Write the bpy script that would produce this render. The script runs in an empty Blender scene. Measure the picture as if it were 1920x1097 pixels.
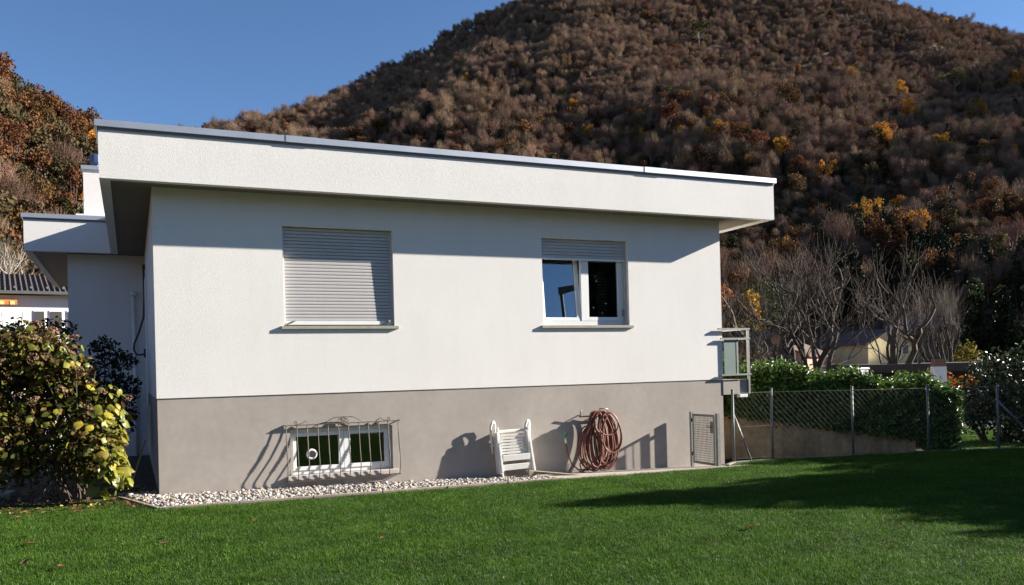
import bpy, bmesh, math, random
import numpy as np
from mathutils import Vector, Matrix
random.seed(7)
RNG = np.random.default_rng(11)
PI = math.pi
SC = bpy.context.scene
COL = SC.collection

# ------------------------------------------------------------------ camera
cd = bpy.data.cameras.new('camera')
cam = bpy.data.objects.new('camera', cd)
COL.objects.link(cam)
YAW, ROLL, PITCH = .4218, .0256, .0028
d = Vector((math.sin(YAW)*math.cos(PITCH), math.cos(YAW)*math.cos(PITCH), math.sin(PITCH)))
r = Vector((math.cos(YAW), -math.sin(YAW), 0)); u = r.cross(d)
r2 = r*math.cos(ROLL) - u*math.sin(ROLL); u2 = u*math.cos(ROLL) + r*math.sin(ROLL)
EYE = Vector((-.3203, -12.7462, 1.6))
M4 = Matrix((r2, u2, -d)).transposed().to_4x4(); M4.translation = EYE
cam.matrix_world = M4
cd.sensor_width = 36; cd.lens = 1593.2/1920*36
cd.shift_y = (689.62-548.5)/1920
cd.clip_start = .1; cd.clip_end = 6000
SC.camera = cam

# ------------------------------------------------------------------ light
SUN = Vector((.908, -.207, .3635)).normalized()      # towards the sun
w = bpy.data.worlds.new('World'); SC.world = w; w.use_nodes = True
nt = w.node_tree; nt.nodes.clear()
sky = nt.nodes.new('ShaderNodeTexSky'); sky.sky_type = 'NISHITA'; sky.sun_disc = False
sky.sun_elevation = math.asin(SUN.z); sky.sun_rotation = math.atan2(SUN.x, SUN.y)
sky.altitude = 400; sky.air_density = .8; sky.dust_density = .05; sky.ozone_density = 4.6
bg = nt.nodes.new('ShaderNodeBackground'); bg.inputs[1].default_value = .056
wo = nt.nodes.new('ShaderNodeOutputWorld')
nt.links.new(sky.outputs[0], bg.inputs[0]); nt.links.new(bg.outputs[0], wo.inputs[0])
sl = bpy.data.lights.new('sun', 'SUN'); sl.energy = 5; sl.angle = math.radians(.5); sl.color = (1, .94, .85)
so = bpy.data.objects.new('sun', sl); COL.objects.link(so)
so.rotation_euler = SUN.to_track_quat('Z', 'Y').to_euler(); so.location = SUN*60
SC.view_settings.view_transform = 'Standard'; SC.view_settings.look = 'None'
SC.view_settings.exposure = 1.6; SC.view_settings.gamma = 1; SC.view_settings.use_curve_mapping = False
SC.render.engine = 'CYCLES'
SC.cycles.max_bounces = 8; SC.cycles.transparent_max_bounces = 16

# ------------------------------------------------------------------ helpers
def tag(o, label=None, cat=None, group=None, kind=None):
    if label: o['label'] = label
    if cat: o['category'] = cat
    if group: o['group'] = group
    if kind: o['kind'] = kind
    return o
def empty(name, loc, rz=0, label=None, cat=None, group=None):
    o = bpy.data.objects.new(name, None); COL.objects.link(o)
    o.location = loc; o.rotation_euler = (0, 0, rz); o.empty_display_size = .2
    return tag(o, label, cat, group)
def link_mesh(name, me, mat, parent=None, smooth=False):
    if mat and not me.materials: me.materials.append(mat)
    if smooth: me.polygons.foreach_set('use_smooth', [True]*len(me.polygons))
    o = bpy.data.objects.new(name, me); COL.objects.link(o)
    if parent is not None: o.parent = parent
    return o
def np_mesh(name, V, F):
    """V (n,3), F (m,k) all faces alike"""
    V = np.asarray(V, np.float32); F = np.asarray(F, np.int32)
    me = bpy.data.meshes.new(name); k = F.shape[1]
    me.vertices.add(len(V)); me.vertices.foreach_set('co', V.ravel())
    me.loops.add(F.size); me.loops.foreach_set('vertex_index', F.ravel())
    me.polygons.add(len(F)); me.polygons.foreach_set('loop_start', np.arange(0, F.size, k, dtype=np.int32))
    me.update(calc_edges=True); me.validate(); return me
class MB:
    def __init__(s): s.v = []; s.f = []
    def add(s, V, F):
        b = len(s.v); s.v += [tuple(p) for p in V]; s.f += [tuple(i+b for i in f) for f in F]; return s
    def box(s, x0, x1, y0, y1, z0, z1):
        return s.add([(x0,y0,z0),(x1,y0,z0),(x1,y1,z0),(x0,y1,z0),(x0,y0,z1),(x1,y0,z1),(x1,y1,z1),(x0,y1,z1)],
                     [(0,3,2,1),(4,5,6,7),(0,1,5,4),(1,2,6,5),(2,3,7,6),(3,0,4,7)])
    def bar(s, a, b, w, h=None, up=(0,0,1)):
        """rectangular bar from a to b"""
        a = Vector(a); b = Vector(b); h = h or w; t = (b-a).normalized(); up = Vector(up)
        if abs(t.dot(up)) > .98: up = Vector((0,1,0))
        x = t.cross(up).normalized(); y = x.cross(t).normalized()
        V = []
        for p in (a, b):
            for sx, sy in ((-1,-1),(1,-1),(1,1),(-1,1)): V.append(p + x*(sx*w/2) + y*(sy*h/2))
        return s.add(V, [(0,1,2,3)[::-1],(4,5,6,7),(0,1,5,4),(1,2,6,5),(2,3,7,6),(3,0,4,7)])
    def tube(s, pts, rad, n=8, cap=True):
        pts = [Vector(p) for p in pts]; m = len(pts)
        R = rad if hasattr(rad, '__len__') else [rad]*m
        t0 = (pts[1]-pts[0]).normalized()
        x = t0.orthogonal().normalized(); V = []; F = []
        for i, p in enumerate(pts):
            t = (pts[min(i+1,m-1)]-pts[max(i-1,0)])
            t = t.normalized() if t.length > 1e-9 else t0
            x = (x - t*x.dot(t)); x = x.normalized() if x.length > 1e-6 else t.orthogonal().normalized()
            y = t.cross(x)
            for k in range(n):
                a = 2*PI*k/n; V.append(p + (x*math.cos(a)+y*math.sin(a))*R[i])
        for i in range(m-1):
            for k in range(n):
                k2 = (k+1) % n; F.append((i*n+k, i*n+k2, (i+1)*n+k2, (i+1)*n+k))
        if cap: F.append(tuple(range(n))[::-1]); F.append(tuple((m-1)*n+k for k in range(n)))
        return s.add(V, F)
    def prism(s, poly, y0, y1):
        """poly in (x,z), extruded along y"""
        n = len(poly)
        V = [(x,y0,z) for x,z in poly]+[(x,y1,z) for x,z in poly]
        F = [tuple(range(n)), tuple(range(n,2*n))[::-1]]+[(i,i+n,(i+1)%n+n,(i+1)%n) for i in range(n)]
        return s.add(V, F)
    def prism_x(s, poly, x0, x1):
        """poly in (y,z), extruded along x"""
        n = len(poly)
        V = [(x0,y,z) for y,z in poly]+[(x1,y,z) for y,z in poly]
        F = [tuple(range(n)), tuple(range(n,2*n))[::-1]]+[(i,i+n,(i+1)%n+n,(i+1)%n) for i in range(n)]
        return s.add(V, F)
    def mesh(s, name, fix=True):
        me = bpy.data.meshes.new(name); me.from_pydata([tuple(p) for p in s.v], [], s.f)
        if fix:
            bm = bmesh.new(); bm.from_mesh(me); bmesh.ops.recalc_face_normals(bm, faces=bm.faces); bm.to_mesh(me); bm.free()
        return me
    def build(s, name, mat, parent=None, smooth=False, bevel=0):
        me = s.mesh(name)
        o = link_mesh(name, me, mat, parent, smooth)
        if bevel:
            b = o.modifiers.new('bevel', 'BEVEL'); b.width = bevel; b.segments = 2; b.limit_method = 'ANGLE'; b.angle_limit = .7
        return o

# ------------------------------------------------------------------ materials
def streaks(m, amt, sx=2.2, sz=.22):
    """faint vertical rain marks"""
    N = m.node_tree.nodes; L = m.node_tree.links; p = N['Principled BSDF']; src = p.inputs['Base Color'].links[0].from_socket
    tc = N.new('ShaderNodeTexCoord'); mp = N.new('ShaderNodeMapping'); mp.inputs['Scale'].default_value = (sx, sx, sz); L.new(tc.outputs['Object'], mp.inputs['Vector'])
    nz = N.new('ShaderNodeTexNoise'); nz.inputs['Scale'].default_value = 2.5; nz.inputs['Detail'].default_value = 6; nz.inputs['Roughness'].default_value = .65; L.new(mp.outputs[0], nz.inputs['Vector'])
    mr = N.new('ShaderNodeMapRange'); mr.inputs['From Min'].default_value = .25; mr.inputs['From Max'].default_value = .55; mr.inputs['To Min'].default_value = 1-amt; mr.inputs['To Max'].default_value = 1
    L.new(nz.outputs['Fac'], mr.inputs['Value']); hv = N.new('ShaderNodeHueSaturation'); L.new(src, hv.inputs['Color']); L.new(mr.outputs[0], hv.inputs['Value']); L.new(hv.outputs[0], p.inputs['Base Color'])
    return m
def mat(name, col, rough=.8, metal=0, spec=.5, bump=None, var=None, var2=None, objrand=0, translucent=0, coat=0):
    """bump: (scale, strength, distance); var: (scale, amount) value noise; objrand: random per object"""
    m = bpy.data.materials.new(name); m.use_nodes = True
    N = m.node_tree.nodes; L = m.node_tree.links
    p = N['Principled BSDF']; p.inputs['Roughness'].default_value = rough; p.inputs['Metallic'].default_value = metal
    p.inputs['Specular IOR Level'].default_value = spec
    p.inputs['Base Color'].default_value = (*col, 1)
    tc = N.new('ShaderNodeTexCoord')
    src = None
    if var or var2 or objrand:
        rgb = N.new('ShaderNodeRGB'); rgb.outputs[0].default_value = (*col, 1); src = rgb.outputs[0]
        for v in (var, var2):
            if not v: continue
            nz = N.new('ShaderNodeTexNoise'); nz.inputs['Scale'].default_value = v[0]; nz.inputs['Detail'].default_value = 5
            L.new(tc.outputs['Object'], nz.inputs['Vector'])
            mr = N.new('ShaderNodeMapRange'); mr.inputs['From Min'].default_value = .3; mr.inputs['From Max'].default_value = .7
            mr.inputs['To Min'].default_value = 1-v[1]; mr.inputs['To Max'].default_value = 1+v[1]
            L.new(nz.outputs['Fac'], mr.inputs['Value'])
            hv = N.new('ShaderNodeHueSaturation'); L.new(src, hv.inputs['Color']); L.new(mr.outputs[0], hv.inputs['Value']); src = hv.outputs[0]
        if objrand:
            oi = N.new('ShaderNodeObjectInfo')
            mr = N.new('ShaderNodeMapRange'); mr.inputs['To Min'].default_value = 1-objrand; mr.inputs['To Max'].default_value = 1+objrand
            L.new(oi.outputs['Random'], mr.inputs['Value'])
            hv = N.new('ShaderNodeHueSaturation'); L.new(src, hv.inputs['Color']); L.new(mr.outputs[0], hv.inputs['Value'])
            m2 = N.new('ShaderNodeMath'); m2.operation = 'MULTIPLY_ADD'; m2.inputs[1].default_value = 7.31; m2.inputs[2].default_value = 0
            L.new(oi.outputs['Random'], m2.inputs[0])
            fr = N.new('ShaderNodeMath'); fr.operation = 'FRACT'; L.new(m2.outputs[0], fr.inputs[0])
            mh = N.new('ShaderNodeMapRange'); mh.inputs['To Min'].default_value = .5-objrand*.05; mh.inputs['To Max'].default_value = .5+objrand*.05
            L.new(fr.outputs[0], mh.inputs['Value']); L.new(mh.outputs[0], hv.inputs['Hue'])
            src = hv.outputs[0]
        L.new(src, p.inputs['Base Color'])
    if bump:
        nz = N.new('ShaderNodeTexNoise'); nz.inputs['Scale'].default_value = bump[0]; nz.inputs['Detail'].default_value = 6; nz.inputs['Roughness'].default_value = .65
        L.new(tc.outputs['Object'], nz.inputs['Vector'])
        b = N.new('ShaderNodeBump'); b.inputs['Strength'].default_value = bump[1]; b.inputs['Distance'].default_value = bump[2]
        L.new(nz.outputs['Fac'], b.inputs['Height']); L.new(b.outputs[0], p.inputs['Normal'])
    if translucent:
        tr = N.new('ShaderNodeBsdfTranslucent')
        if src is not None: L.new(src, tr.inputs['Color'])
        else: tr.inputs['Color'].default_value = (*col, 1)
        mx = N.new('ShaderNodeMixShader'); mx.inputs[0].default_value = translucent
        L.new(p.outputs[0], mx.inputs[1]); L.new(tr.outputs[0], mx.inputs[2])
        L.new(mx.outputs[0], N['Material Output'].inputs['Surface'])
    return m
def glass_mat(name, tint, refl):
    m = bpy.data.materials.new(name); m.use_nodes = True
    N = m.node_tree.nodes; L = m.node_tree.links; N.remove(N['Principled BSDF'])
    t = N.new('ShaderNodeBsdfTransparent'); t.inputs[0].default_value = (*tint, 1)
    g = N.new('ShaderNodeBsdfGlossy'); g.inputs['Roughness'].default_value = .01; g.inputs[0].default_value = (.9, .95, 1, 1)
    lw = N.new('ShaderNodeFresnel'); lw.inputs[0].default_value = 1.5
    ma = N.new('ShaderNodeMath'); ma.operation = 'ADD'; ma.inputs[1].default_value = refl; ma.use_clamp = True
    L.new(lw.outputs[0], ma.inputs[0])
    mx = N.new('ShaderNodeMixShader'); L.new(ma.outputs[0], mx.inputs[0]); L.new(t.outputs[0], mx.inputs[1]); L.new(g.outputs[0], mx.inputs[2])
    L.new(mx.outputs[0], N['Material Output'].inputs['Surface']); return m

M = {}
M['stucco'] = mat('white_stucco', (.765, .735, .695), .9, bump=(85, .4, .010), var=(.7, .03), var2=(28, .025), spec=.2)
M['plinth'] = mat('grey_plinth_render', (.38, .337, .298), .9, bump=(130, .22, .006), var=(1.1, .07), var2=(9, .04), spec=.2)
streaks(M['stucco'], .035, 1.6, .4); streaks(M['plinth'], .10, 1.2, .8)
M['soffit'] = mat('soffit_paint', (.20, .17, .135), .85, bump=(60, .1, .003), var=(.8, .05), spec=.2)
M['metal_sheet'] = mat('grey_sheet_metal', (.60, .61, .63), .42, .75, var=(3, .06))
M['dark_metal'] = mat('dark_flashing', (.18, .18, .19), .5, .3)
M['slat'] = mat('aluminium_slat', (.50, .48, .465), .55, .1, var=(6, .03))
M['frame'] = mat('white_window_frame', (.80, .80, .77), .4, spec=.5, var=(5, .02))
M['sill'] = mat('stone_sill', (.33, .31, .26), .85, bump=(80, .3, .004), var=(12, .1))
M['iron'] = mat('grey_wrought_iron', (.11, .095, .08), .55, .3, bump=(160, .3, .002))
M['galv'] = mat('galvanised_steel', (.24, .245, .235), .5, .6, var=(14, .1))
M['wire'] = mat('dull_fence_wire', (.105, .098, .08), .7)
M['green_steel'] = mat('weathered_steel_post', (.13, .145, .14), .55, .4, var=(12, .12))
M['frosted'] = mat('grey_green_panel', (.22, .27, .24), .35, var=(2, .05))
M['glass'] = glass_mat('window_glass', (.72, .78, .76), .14)
M['glass_low'] = glass_mat('basement_glass', (.5, .55, .5), .05)
M['dark_room'] = mat('dark_interior', (.30, .27, .23), .9)
M['plastic'] = mat('white_plastic', (.78, .76, .70), .45, var=(9, .03), bump=(40, .05, .002))
M['hose'] = mat('terracotta_rubber', (.19, .067, .044), .5, var=(5, .2), spec=.4)
M['green_plastic'] = mat('green_plastic', (.05, .25, .10), .4)
M['wood'] = mat('weathered_wood', (.26, .21, .15), .85, bump=(30, .3, .004), var=(7, .2))
M['concrete'] = mat('path_concrete', (.36, .315, .26), .95, bump=(60, .4, .006), var=(2.2, .15), var2=(22, .1))
M['kerb'] = mat('kerb_concrete', (.26, .215, .17), .95, bump=(50, .4, .006), var=(4, .2))
M['wall_concrete'] = mat('stained_concrete', (.48, .315, .15), .95, bump=(30, .4, .01), var=(1.1, .3), var2=(9, .2))
streaks(M['wall_concrete'], .45, 3.0, .3)
M['asphalt'] = mat('asphalt', (.035, .034, .030), 1, spec=.05, bump=(90, .4, .006), var=(2, .2))
M['soil'] = mat('dark_soil', (.06, .045, .03), .95, bump=(18, .8, .04), var=(3, .3))
M['lawn_base'] = mat('lawn_soil', (.022, .042, .008), .95, bump=(40, .6, .02), var=(2, .3), var2=(30, .3))
M['valley'] = mat('valley_ground', (.085, .052, .030), .95, bump=(.6, .5, .3), var=(.05, .3))
M['cable'] = mat('black_cable', (.02, .02, .02), .5)
M['bark'] = mat('grey_bark', (.055, .043, .032), .95, bump=(25, .6, .02), var=(5, .25))
M['twig'] = mat('brown_twig', (.095, .071, .053), .9, var=(2, .25))
M['birch'] = mat('pale_bark', (.42, .38, .33), .9, var=(6, .25))

# ------------------------------------------------------------------ terrain
def interp(x, xs, ys): return np.interp(x, xs, ys)
def vnoise(x, y, s, seed=0):
    """cheap smooth value noise"""
    x = np.asarray(x)/s + 37.1*seed; y = np.asarray(y)/s - 17.7*seed
    xi = np.floor(x); yi = np.floor(y); fx = x-xi; fy = y-yi
    fx = fx*fx*(3-2*fx); fy = fy*fy*(3-2*fy)
    def h(a, b): v = np.sin(a*127.1+b*311.7+seed*74.7)*43758.5453; return v-np.floor(v)
    return (h(xi,yi)*(1-fx)+h(xi+1,yi)*fx)*(1-fy)+(h(xi,yi+1)*(1-fx)+h(xi+1,yi+1)*fx)*fy
def lawn_z(x): return -.03-.01*x
def H(x, y):
    x = np.asarray(x, float); y = np.asarray(y, float)
    dx = x+.32; dy = y+12.75
    rr = np.hypot(dx, dy); be = np.degrees(np.arctan2(dx, dy))
    # main hill: skyline angle and ridge distance by bearing
    e = interp(be, [-40,-20,-6,3.6,10.8,17,23,30,38,45,51.4,55.3,64,75,95], [2,5.3,10.2,14.2,17.0,19.8,22.7,24.3,24.6,22.6,19.9,17.9,14,9,3])
    R = interp(be, [-40,0,4,10.8,17,23,38,60,95], [390,390,405,455,510,560,615,600,560])
    r0 = 150
    t = np.clip((rr-r0)/(R-r0), 0, None)
    up = np.clip(t, 0, 1)**1.12
    h1 = R*np.tan(np.radians(e))*np.where(t <= 1, up, np.clip(1-(t-1)*.7, .2, 1))
    h1 = h1 + np.clip(t*4, 0, 1)*np.clip(1.15-t, 0, 1)*((vnoise(x,y,95,1)-.5)*50+(vnoise(x,y,40,2)-.5)*22)
    # left hill, nearer
    e2 = interp(be, [-70,-40,-20,-6.9,-4.4,-2,0,3,8,12], [10,19,20,16.6,15.4,14.1,12.7,9.6,4,0])
    t2 = np.clip((rr-62)/(190-62), 0, None)
    h2 = 190*np.tan(np.radians(e2))*np.where(t2 <= 1, np.clip(t2,0,1)**1.1, np.clip(1-(t2-1)*.35, 0, 1))
    h2 = h2 + np.clip(t2*3,0,1)*np.clip(1.2-t2,0,1)*np.clip(e2/10,0,1)*((vnoise(x,y,38,3)-.5)*9)
    # added unseen spur on the sunny side, shaped to shade the main hill's foot
    sp = 235*np.exp(-((x-640)/150)**2)*1/(1+np.exp(-(y-75)/16))*np.clip(1-(y-400)/300, 0, 1)
    # unseen slope behind the garden, raised to block low sky light
    hb = np.clip((rr-120)/500, 0, 1)*np.clip((np.abs(be)-112)/22, 0, 1)*105
    base = -1.2 - .6*np.clip((rr-22)/40, 0, 1) + 1.2*np.clip((rr-70)/60, 0, 1)
    return base + np.maximum.reduce([h1, h2, sp, hb])
rs = np.concatenate([[0], np.linspace(14, 60, 14), np.linspace(66, 260, 42), np.linspace(268, 1000, 80), np.linspace(1050, 2600, 16)])
bs = np.radians(np.arange(-180, 180, 1.5))
BB, RR = np.meshgrid(bs, rs)
X = -.32+RR*np.sin(BB); Y = -12.75+RR*np.cos(BB); Z = H(X, Y)
nb = len(bs)
V = np.stack([X, Y, Z], -1).reshape(-1, 3)
i, j = np.meshgrid(np.arange(len(rs)-1), np.arange(nb), indexing='ij')
F = np.stack([i*nb+j, (i+1)*nb+j, (i+1)*nb+(j+1) % nb, i*nb+(j+1) % nb], -1).reshape(-1, 4)[:, ::-1]
terrain = link_mesh('terrain', np_mesh('terrain', V, F), M['valley'], smooth=True)
tag(terrain, kind='structure')

# lawn, bed, gravel bed, path
def flat_sheet(name, pts, m, kind='structure'):
    bm = bmesh.new(); f = bm.faces.new([bm.verts.new(p) for p in pts]); bmesh.ops.triangulate(bm, faces=[f])
    bmesh.ops.recalc_face_normals(bm, faces=bm.faces)
    for f in bm.faces:
        if f.normal.z < 0: f.normal_flip()
    me = bpy.data.meshes.new(name); bm.to_mesh(me); bm.free()
    return tag(link_mesh(name, me, m), kind=kind)
LAWN = [(-22,-22),(24,-22),(24,-2.9),(15.08,-1.42),(13.61,-1.06),(11.85,-.90),(10.24,-.72),(9.36,-.70),(8.95,-.95),(8.9,-1.24),(5.7,-1.26),(-.02,-1.28),(-.62,.42),(-1.2,.0),(-3,.15),(-22,.5)]
flat_sheet('lawn', [(x,y,lawn_z(x)) for x,y in LAWN], M['lawn_base'])
flat_sheet('planting_bed', [(x,y,lawn_z(x)-.006) for x,y in [(-22,.4),(-3,.05),(-1.2,-.1),(-.5,.2),(.2,.3),(.2,8),(-22,16)]], M['soil'])
def wall_base(x): return -.0265*x
flat_sheet('gravel_bed', [(-.58,.42,-.045),(-.0,-1.22,-.045),(5.75,-1.2,-.105),(5.75,.1,-.17),(.1,.1,-.03),(.1,.5,-.03)], M['soil'])

# ------------------------------------------------------------------ house
W, ZG, ZS = 9.674, 1.33, 4.268
house = empty('house', (0,0,0), 0, 'white flat-roofed bungalow on a grey plinth with a wide roof overhang', 'house')
def holed(mb, x0, x1, z0, z1, y, th, holes):
    xs = sorted({x0, x1, *[a for h in holes for a in h[:2]]}); zs = sorted({z0, z1, *[a for h in holes for a in h[2:]]})
    for a, b in zip(xs, xs[1:]):
        for c, e in zip(zs, zs[1:]):
            mx, mz = (a+b)/2, (c+e)/2
            if any(h[0] < mx < h[1] and h[2] < mz < h[3] for h in holes): continue
            mb.add([(a,y,c),(b,y,c),(b,y,e),(a,y,e)], [(0,1,2,3)])
            mb.add([(a,y+th,c),(b,y+th,c),(b,y+th,e),(a,y+th,e)], [(3,2,1,0)])
    for (a, b, c, e) in holes:
        mb.add([(a,y,c),(a,y+th,c),(a,y+th,e),(a,y,e)], [(0,1,2,3)])
        mb.add([(b,y,c),(b,y+th,c),(b,y+th,e),(b,y,e)], [(3,2,1,0)])
        mb.add([(a,y,c),(b,y,c),(b,y+th,c),(a,y+th,c)], [(0,1,2,3)])
        mb.add([(a,y,e),(b,y,e),(b,y+th,e),(a,y+th,e)], [(3,2,1,0)])
    mb.add([(x0,y,z0),(x0,y+th,z0),(x0,y+th,z1),(x0,y,z1)], [(3,2,1,0)])
    mb.add([(x1,y,z0),(x1,y+th,z0),(x1,y+th,z1),(x1,y,z1)], [(0,1,2,3)])
    mb.add([(x0,y,z0),(x1,y,z0),(x1,y+th,z0),(x0,y+th,z0)], [(3,2,1,0)])
    mb.add([(x0,y,z1),(x1,y,z1),(x1,y+th,z1),(x0,y+th,z1)], [(0,1,2,3)])
W1 = (1.752, 3.424, 2.333, 3.811); W2 = (5.998, 7.682, 2.335, 3.811); WB = (1.80, 3.35, .125, .80)
mb = MB(); holed(mb, 0, W, ZG, ZS, 0, .34, [W1, W2])
me = mb.mesh('wall', fix=False)
mb2 = MB()
mb2.box(0, .34, .342, 7.25, ZG, ZS)                    # left side wall
mb2.box(W-.34, W, .342, 13.6, ZG, ZS)                  # right side wall
mb2.box(-1.48, -.002, 7.25, 7.55, ZG, ZS)              # wing front
mb2.box(-1.48, -1.18, 7.552, 13.6, ZG, ZS)
mb2.box(-1.178, W-.342, 13.3, 13.6, ZG, ZS)
wall = link_mesh('wall', me, M['stucco'], house)
mb2.build('side_wall', M['stucco'], house)
pb = MB(); holed(pb, .006, W-.004, -1.2, ZG-.004, .012, .33, [WB])
plinth = link_mesh('plinth', pb.mesh('plinth', fix=False), M['plinth'], house)
pb = MB(); pb.box(.008, .34, .345, 7.26, -1.2, ZG-.004); pb.build('side_plinth', M['plinth'], house)
pb = MB(); pb.box(W-.34, W-.006, .345, 13.58, -1.2, ZG-.004); pb.build('side_plinth', M['plinth'], house)
pb = MB(); pb.box(-1.478, .006, 7.252, 7.548, -1.2, ZG-.0005); pb.box(-1.478, -1.2, 7.5485, 13.58, -1.2, ZG-.0005); pb.build('side_wall', M['stucco'], house)
# interior: floors and partitions, dark rooms
ib = MB(); ib.box(.35, W-.35, .36, 13.25, ZG-.2, ZG-.05); ib.box(.35, W-.35, 3.6, 3.7, ZG, ZS-.1); ib.box(4.6, 4.7, .36, 3.59, ZG, ZS-.1)
ib.box(.35, W-.35, .36, 3.6, -.7, -.6); ib.box(.35, W-.35, 3.4, 3.5, -.58, ZG-.22)
ib.build('room', M['dark_room'], house)

# roof
FX0, FX1, FY, FZ0, FZ1, WY, WX = -.642, 10.574, -.456, 4.25, 4.925, 6.79, -2.22
RB = 14.2
rb = MB(); rb.box(FX0+.1, FX1-.1, FY+.1, WY+.1, 4.75, 4.9); rb.box(WX+.1, FX1-.1, WY+.102, RB-.1, 4.75, 4.9)
roof = rb.build('roof', M['dark_metal'], house)
T = .13
fb = MB()
fb.box(FX0, FX1, FY, FY+T, FZ0, FZ1); fb.box(FX0, FX0+T, FY+T+.001, WY, FZ0, FZ1)
fb.box(FX1-T, FX1, FY+T+.001, RB, FZ0, FZ1); fb.box(WX, FX0+T, WY+.001, WY+T, FZ0, FZ1); fb.box(WX, WX+T, WY+T+.002, RB, FZ0, FZ1)
fascia = fb.build('fascia', M['stucco'], roof)
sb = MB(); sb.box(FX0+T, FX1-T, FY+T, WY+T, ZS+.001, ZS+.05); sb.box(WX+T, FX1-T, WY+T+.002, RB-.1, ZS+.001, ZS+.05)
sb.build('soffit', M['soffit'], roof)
# coping: bent sheet along the edges
def coping(mb, a, b, out, ex=.0):
    """profile swept from a to b; out = outward horizontal normal"""
    a = Vector(a); b = Vector(b); o = Vector(out); t = (b-a).normalized()
    prof = [(-.20,.085),(.040+ex,.085),(.040+ex,-.0005-ex),(.028+ex,-.004-ex),(.026,-.004-ex),(.026,.072),(-.20,.072)]
    V = [p+o*q+Vector((0,0,z)) for p in (a-t*0, b) for q, z in prof]; n = len(prof)
    mb.add(V, [tuple(range(n)), tuple(range(n, 2*n))[::-1]]+[(i, i+n, (i+1) % n+n, (i+1) % n) for i in range(n)])
cz = 4.922
cb = MB(); coping(cb, (FX0-.04,FY,cz), (FX1+.04,FY,cz), (0,-1,0))
cb.build('coping', M['metal_sheet'], roof)
cb = MB(); coping(cb, (FX0,WY,cz), (FX0,FY+.0,cz), (-1,0,0)); cb.build('coping', M['metal_sheet'], roof)
cb = MB(); coping(cb, (FX1,FY,cz), (FX1,RB,cz), (1,0,0)); cb.build('coping', M['metal_sheet'], roof)
cb = MB(); coping(cb, (WX-.04,WY,cz), (FX0-.045,WY,cz), (0,-1,0)); cb.build('coping', M['metal_sheet'], roof)
cb = MB(); coping(cb, (WX,RB,cz), (WX,WY,cz), (-1,0,0)); cb.build('coping', M['metal_sheet'], roof)
for a, b in ((1.76, 2.20), (7.75, 8.20)):
    cb = MB(); coping(cb, (a,FY,cz+.003), (b,FY,cz+.003), (0,-1,0), .006); cb.build('coping_joint', M['metal_sheet'], roof)
db = MB(); db.box(FX0-.004, FX1+.004, FY-.014, FY-.001, 4.885, 4.921); db.box(WX-.004, FX0-.02, WY-.014, WY-.001, 4.885, 4.921)
db.box(FX0-.014, FX0-.001, FY, WY-.03, 4.885, 4.921)
db.build('drip_strip', M['dark_metal'], roof)
# chimney stack on the wing roof
ck = MB(); ck.box(-1.2, -.3, 8.6, 9.5, 4.9, 6.37); chim = ck.build('chimney', M['stucco'], house)
ck = MB(); ck.box(-1.24, -.26, 8.56, 9.54, 6.371, 6.46); ck.build('chimney_coping', M['metal_sheet'], chim)
ck = MB(); ck.box(-1.36, -.2, 8.5, 9.6, 5.30, 5.345); ck.build('chimney_flashing', M['frame'], chim)
ck = MB(); ck.tube([(-.93,8.9,6.46),(-.93,8.9,6.58)], .085, 12); ck.tube([(-.93,8.9,6.56),(-.93,8.9,6.60),(-.93,8.9,6.76),(-.93,8.9,6.8)], [.13,.155,.155,.05], 12)
M['blue_metal'] = mat('blue_grey_cowl', (.10, .13, .24), .4, .5)
ck.build('chimney_cowl', M['blue_metal'], chim)

# --- window 1: closed roller shutter, tilted out a little at the foot
def quad_frame(mb, x0, x1, z0, z1, y0, y1, w, wb=None):
    wb = wb or w
    mb.box(x0, x0+w, y0, y1, z0, z1); mb.box(x1-w, x1, y0, y1, z0, z1)
    mb.box(x0+w, x1-w, y0, y1, z0, z0+wb); mb.box(x0+w, x1-w, y0, y1, z1-w, z1)
fm = MB(); quad_frame(fm, W1[0]+.002, W1[1]-.002, W1[2]+.004, W1[3]-.002, .15, .21, .06)
win1 = fm.build('window', M['frame'], house, bevel=.004)
win1['label'] = 'wide window with its grey roller shutter closed'
g = MB(); g.box(W1[0]+.06, W1[1]-.06, .175, .185, W1[2]+.06, W1[3]-.06); g.build('pane', M['glass'], win1)
for x in (W1[0]+.002, W1[1]-.036):
    g = MB(); g.prism_x([(.052,W1[2]+.02),(.1,W1[2]+.02),(.118,W1[3]-.004),(.072,W1[3]-.004)], x, x+.034); g.build('guide_rail', M['slat'], win1)
NS = 28; zb, zt = W1[2]+.075, W1[3]-.005; p = (zt-zb)/NS
sm = MB(); prof = [(.012,0),(.001,.003),(-.001,p*.3),(-.001,p*.7),(.001,p-.0065),(.011,p-.0045),(.016,p-.003),(.016,0)]
sm.prism_x(prof, W1[0]+.03, W1[1]-.03); smesh = sm.mesh('shutter_slat')
for k in range(NS):
    o = link_mesh('shutter_slat', smesh, M['slat'], win1); o.location = (0, .062+.026*k/NS-.002, zb+k*p)
g = MB(); g.box(W1[0]+.03, W1[1]-.03, .05, .075, W1[2]+.018, zb-.001); g.build('shutter_bar', M['frame'], win1, bevel=.004)
for sx, x in ((1, W1[0]+.03), (-1, W1[1]-.2)):
    g = MB(); g.bar((x, .06, W1[2]+.012), (x+.13, .03, W1[2]+.075), .018, .012); g.bar((x+.105, .022, W1[2]+.07), (x+.15, .03, W1[2]+.082), .03, .02)
    g.build('shutter_arm', M['galv'], win1)
g = MB(); g.box(1.705, 3.485, -.040, .12, 2.285, 2.333); g.build('window_sill', M['sill'], win1, bevel=.004)

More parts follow.
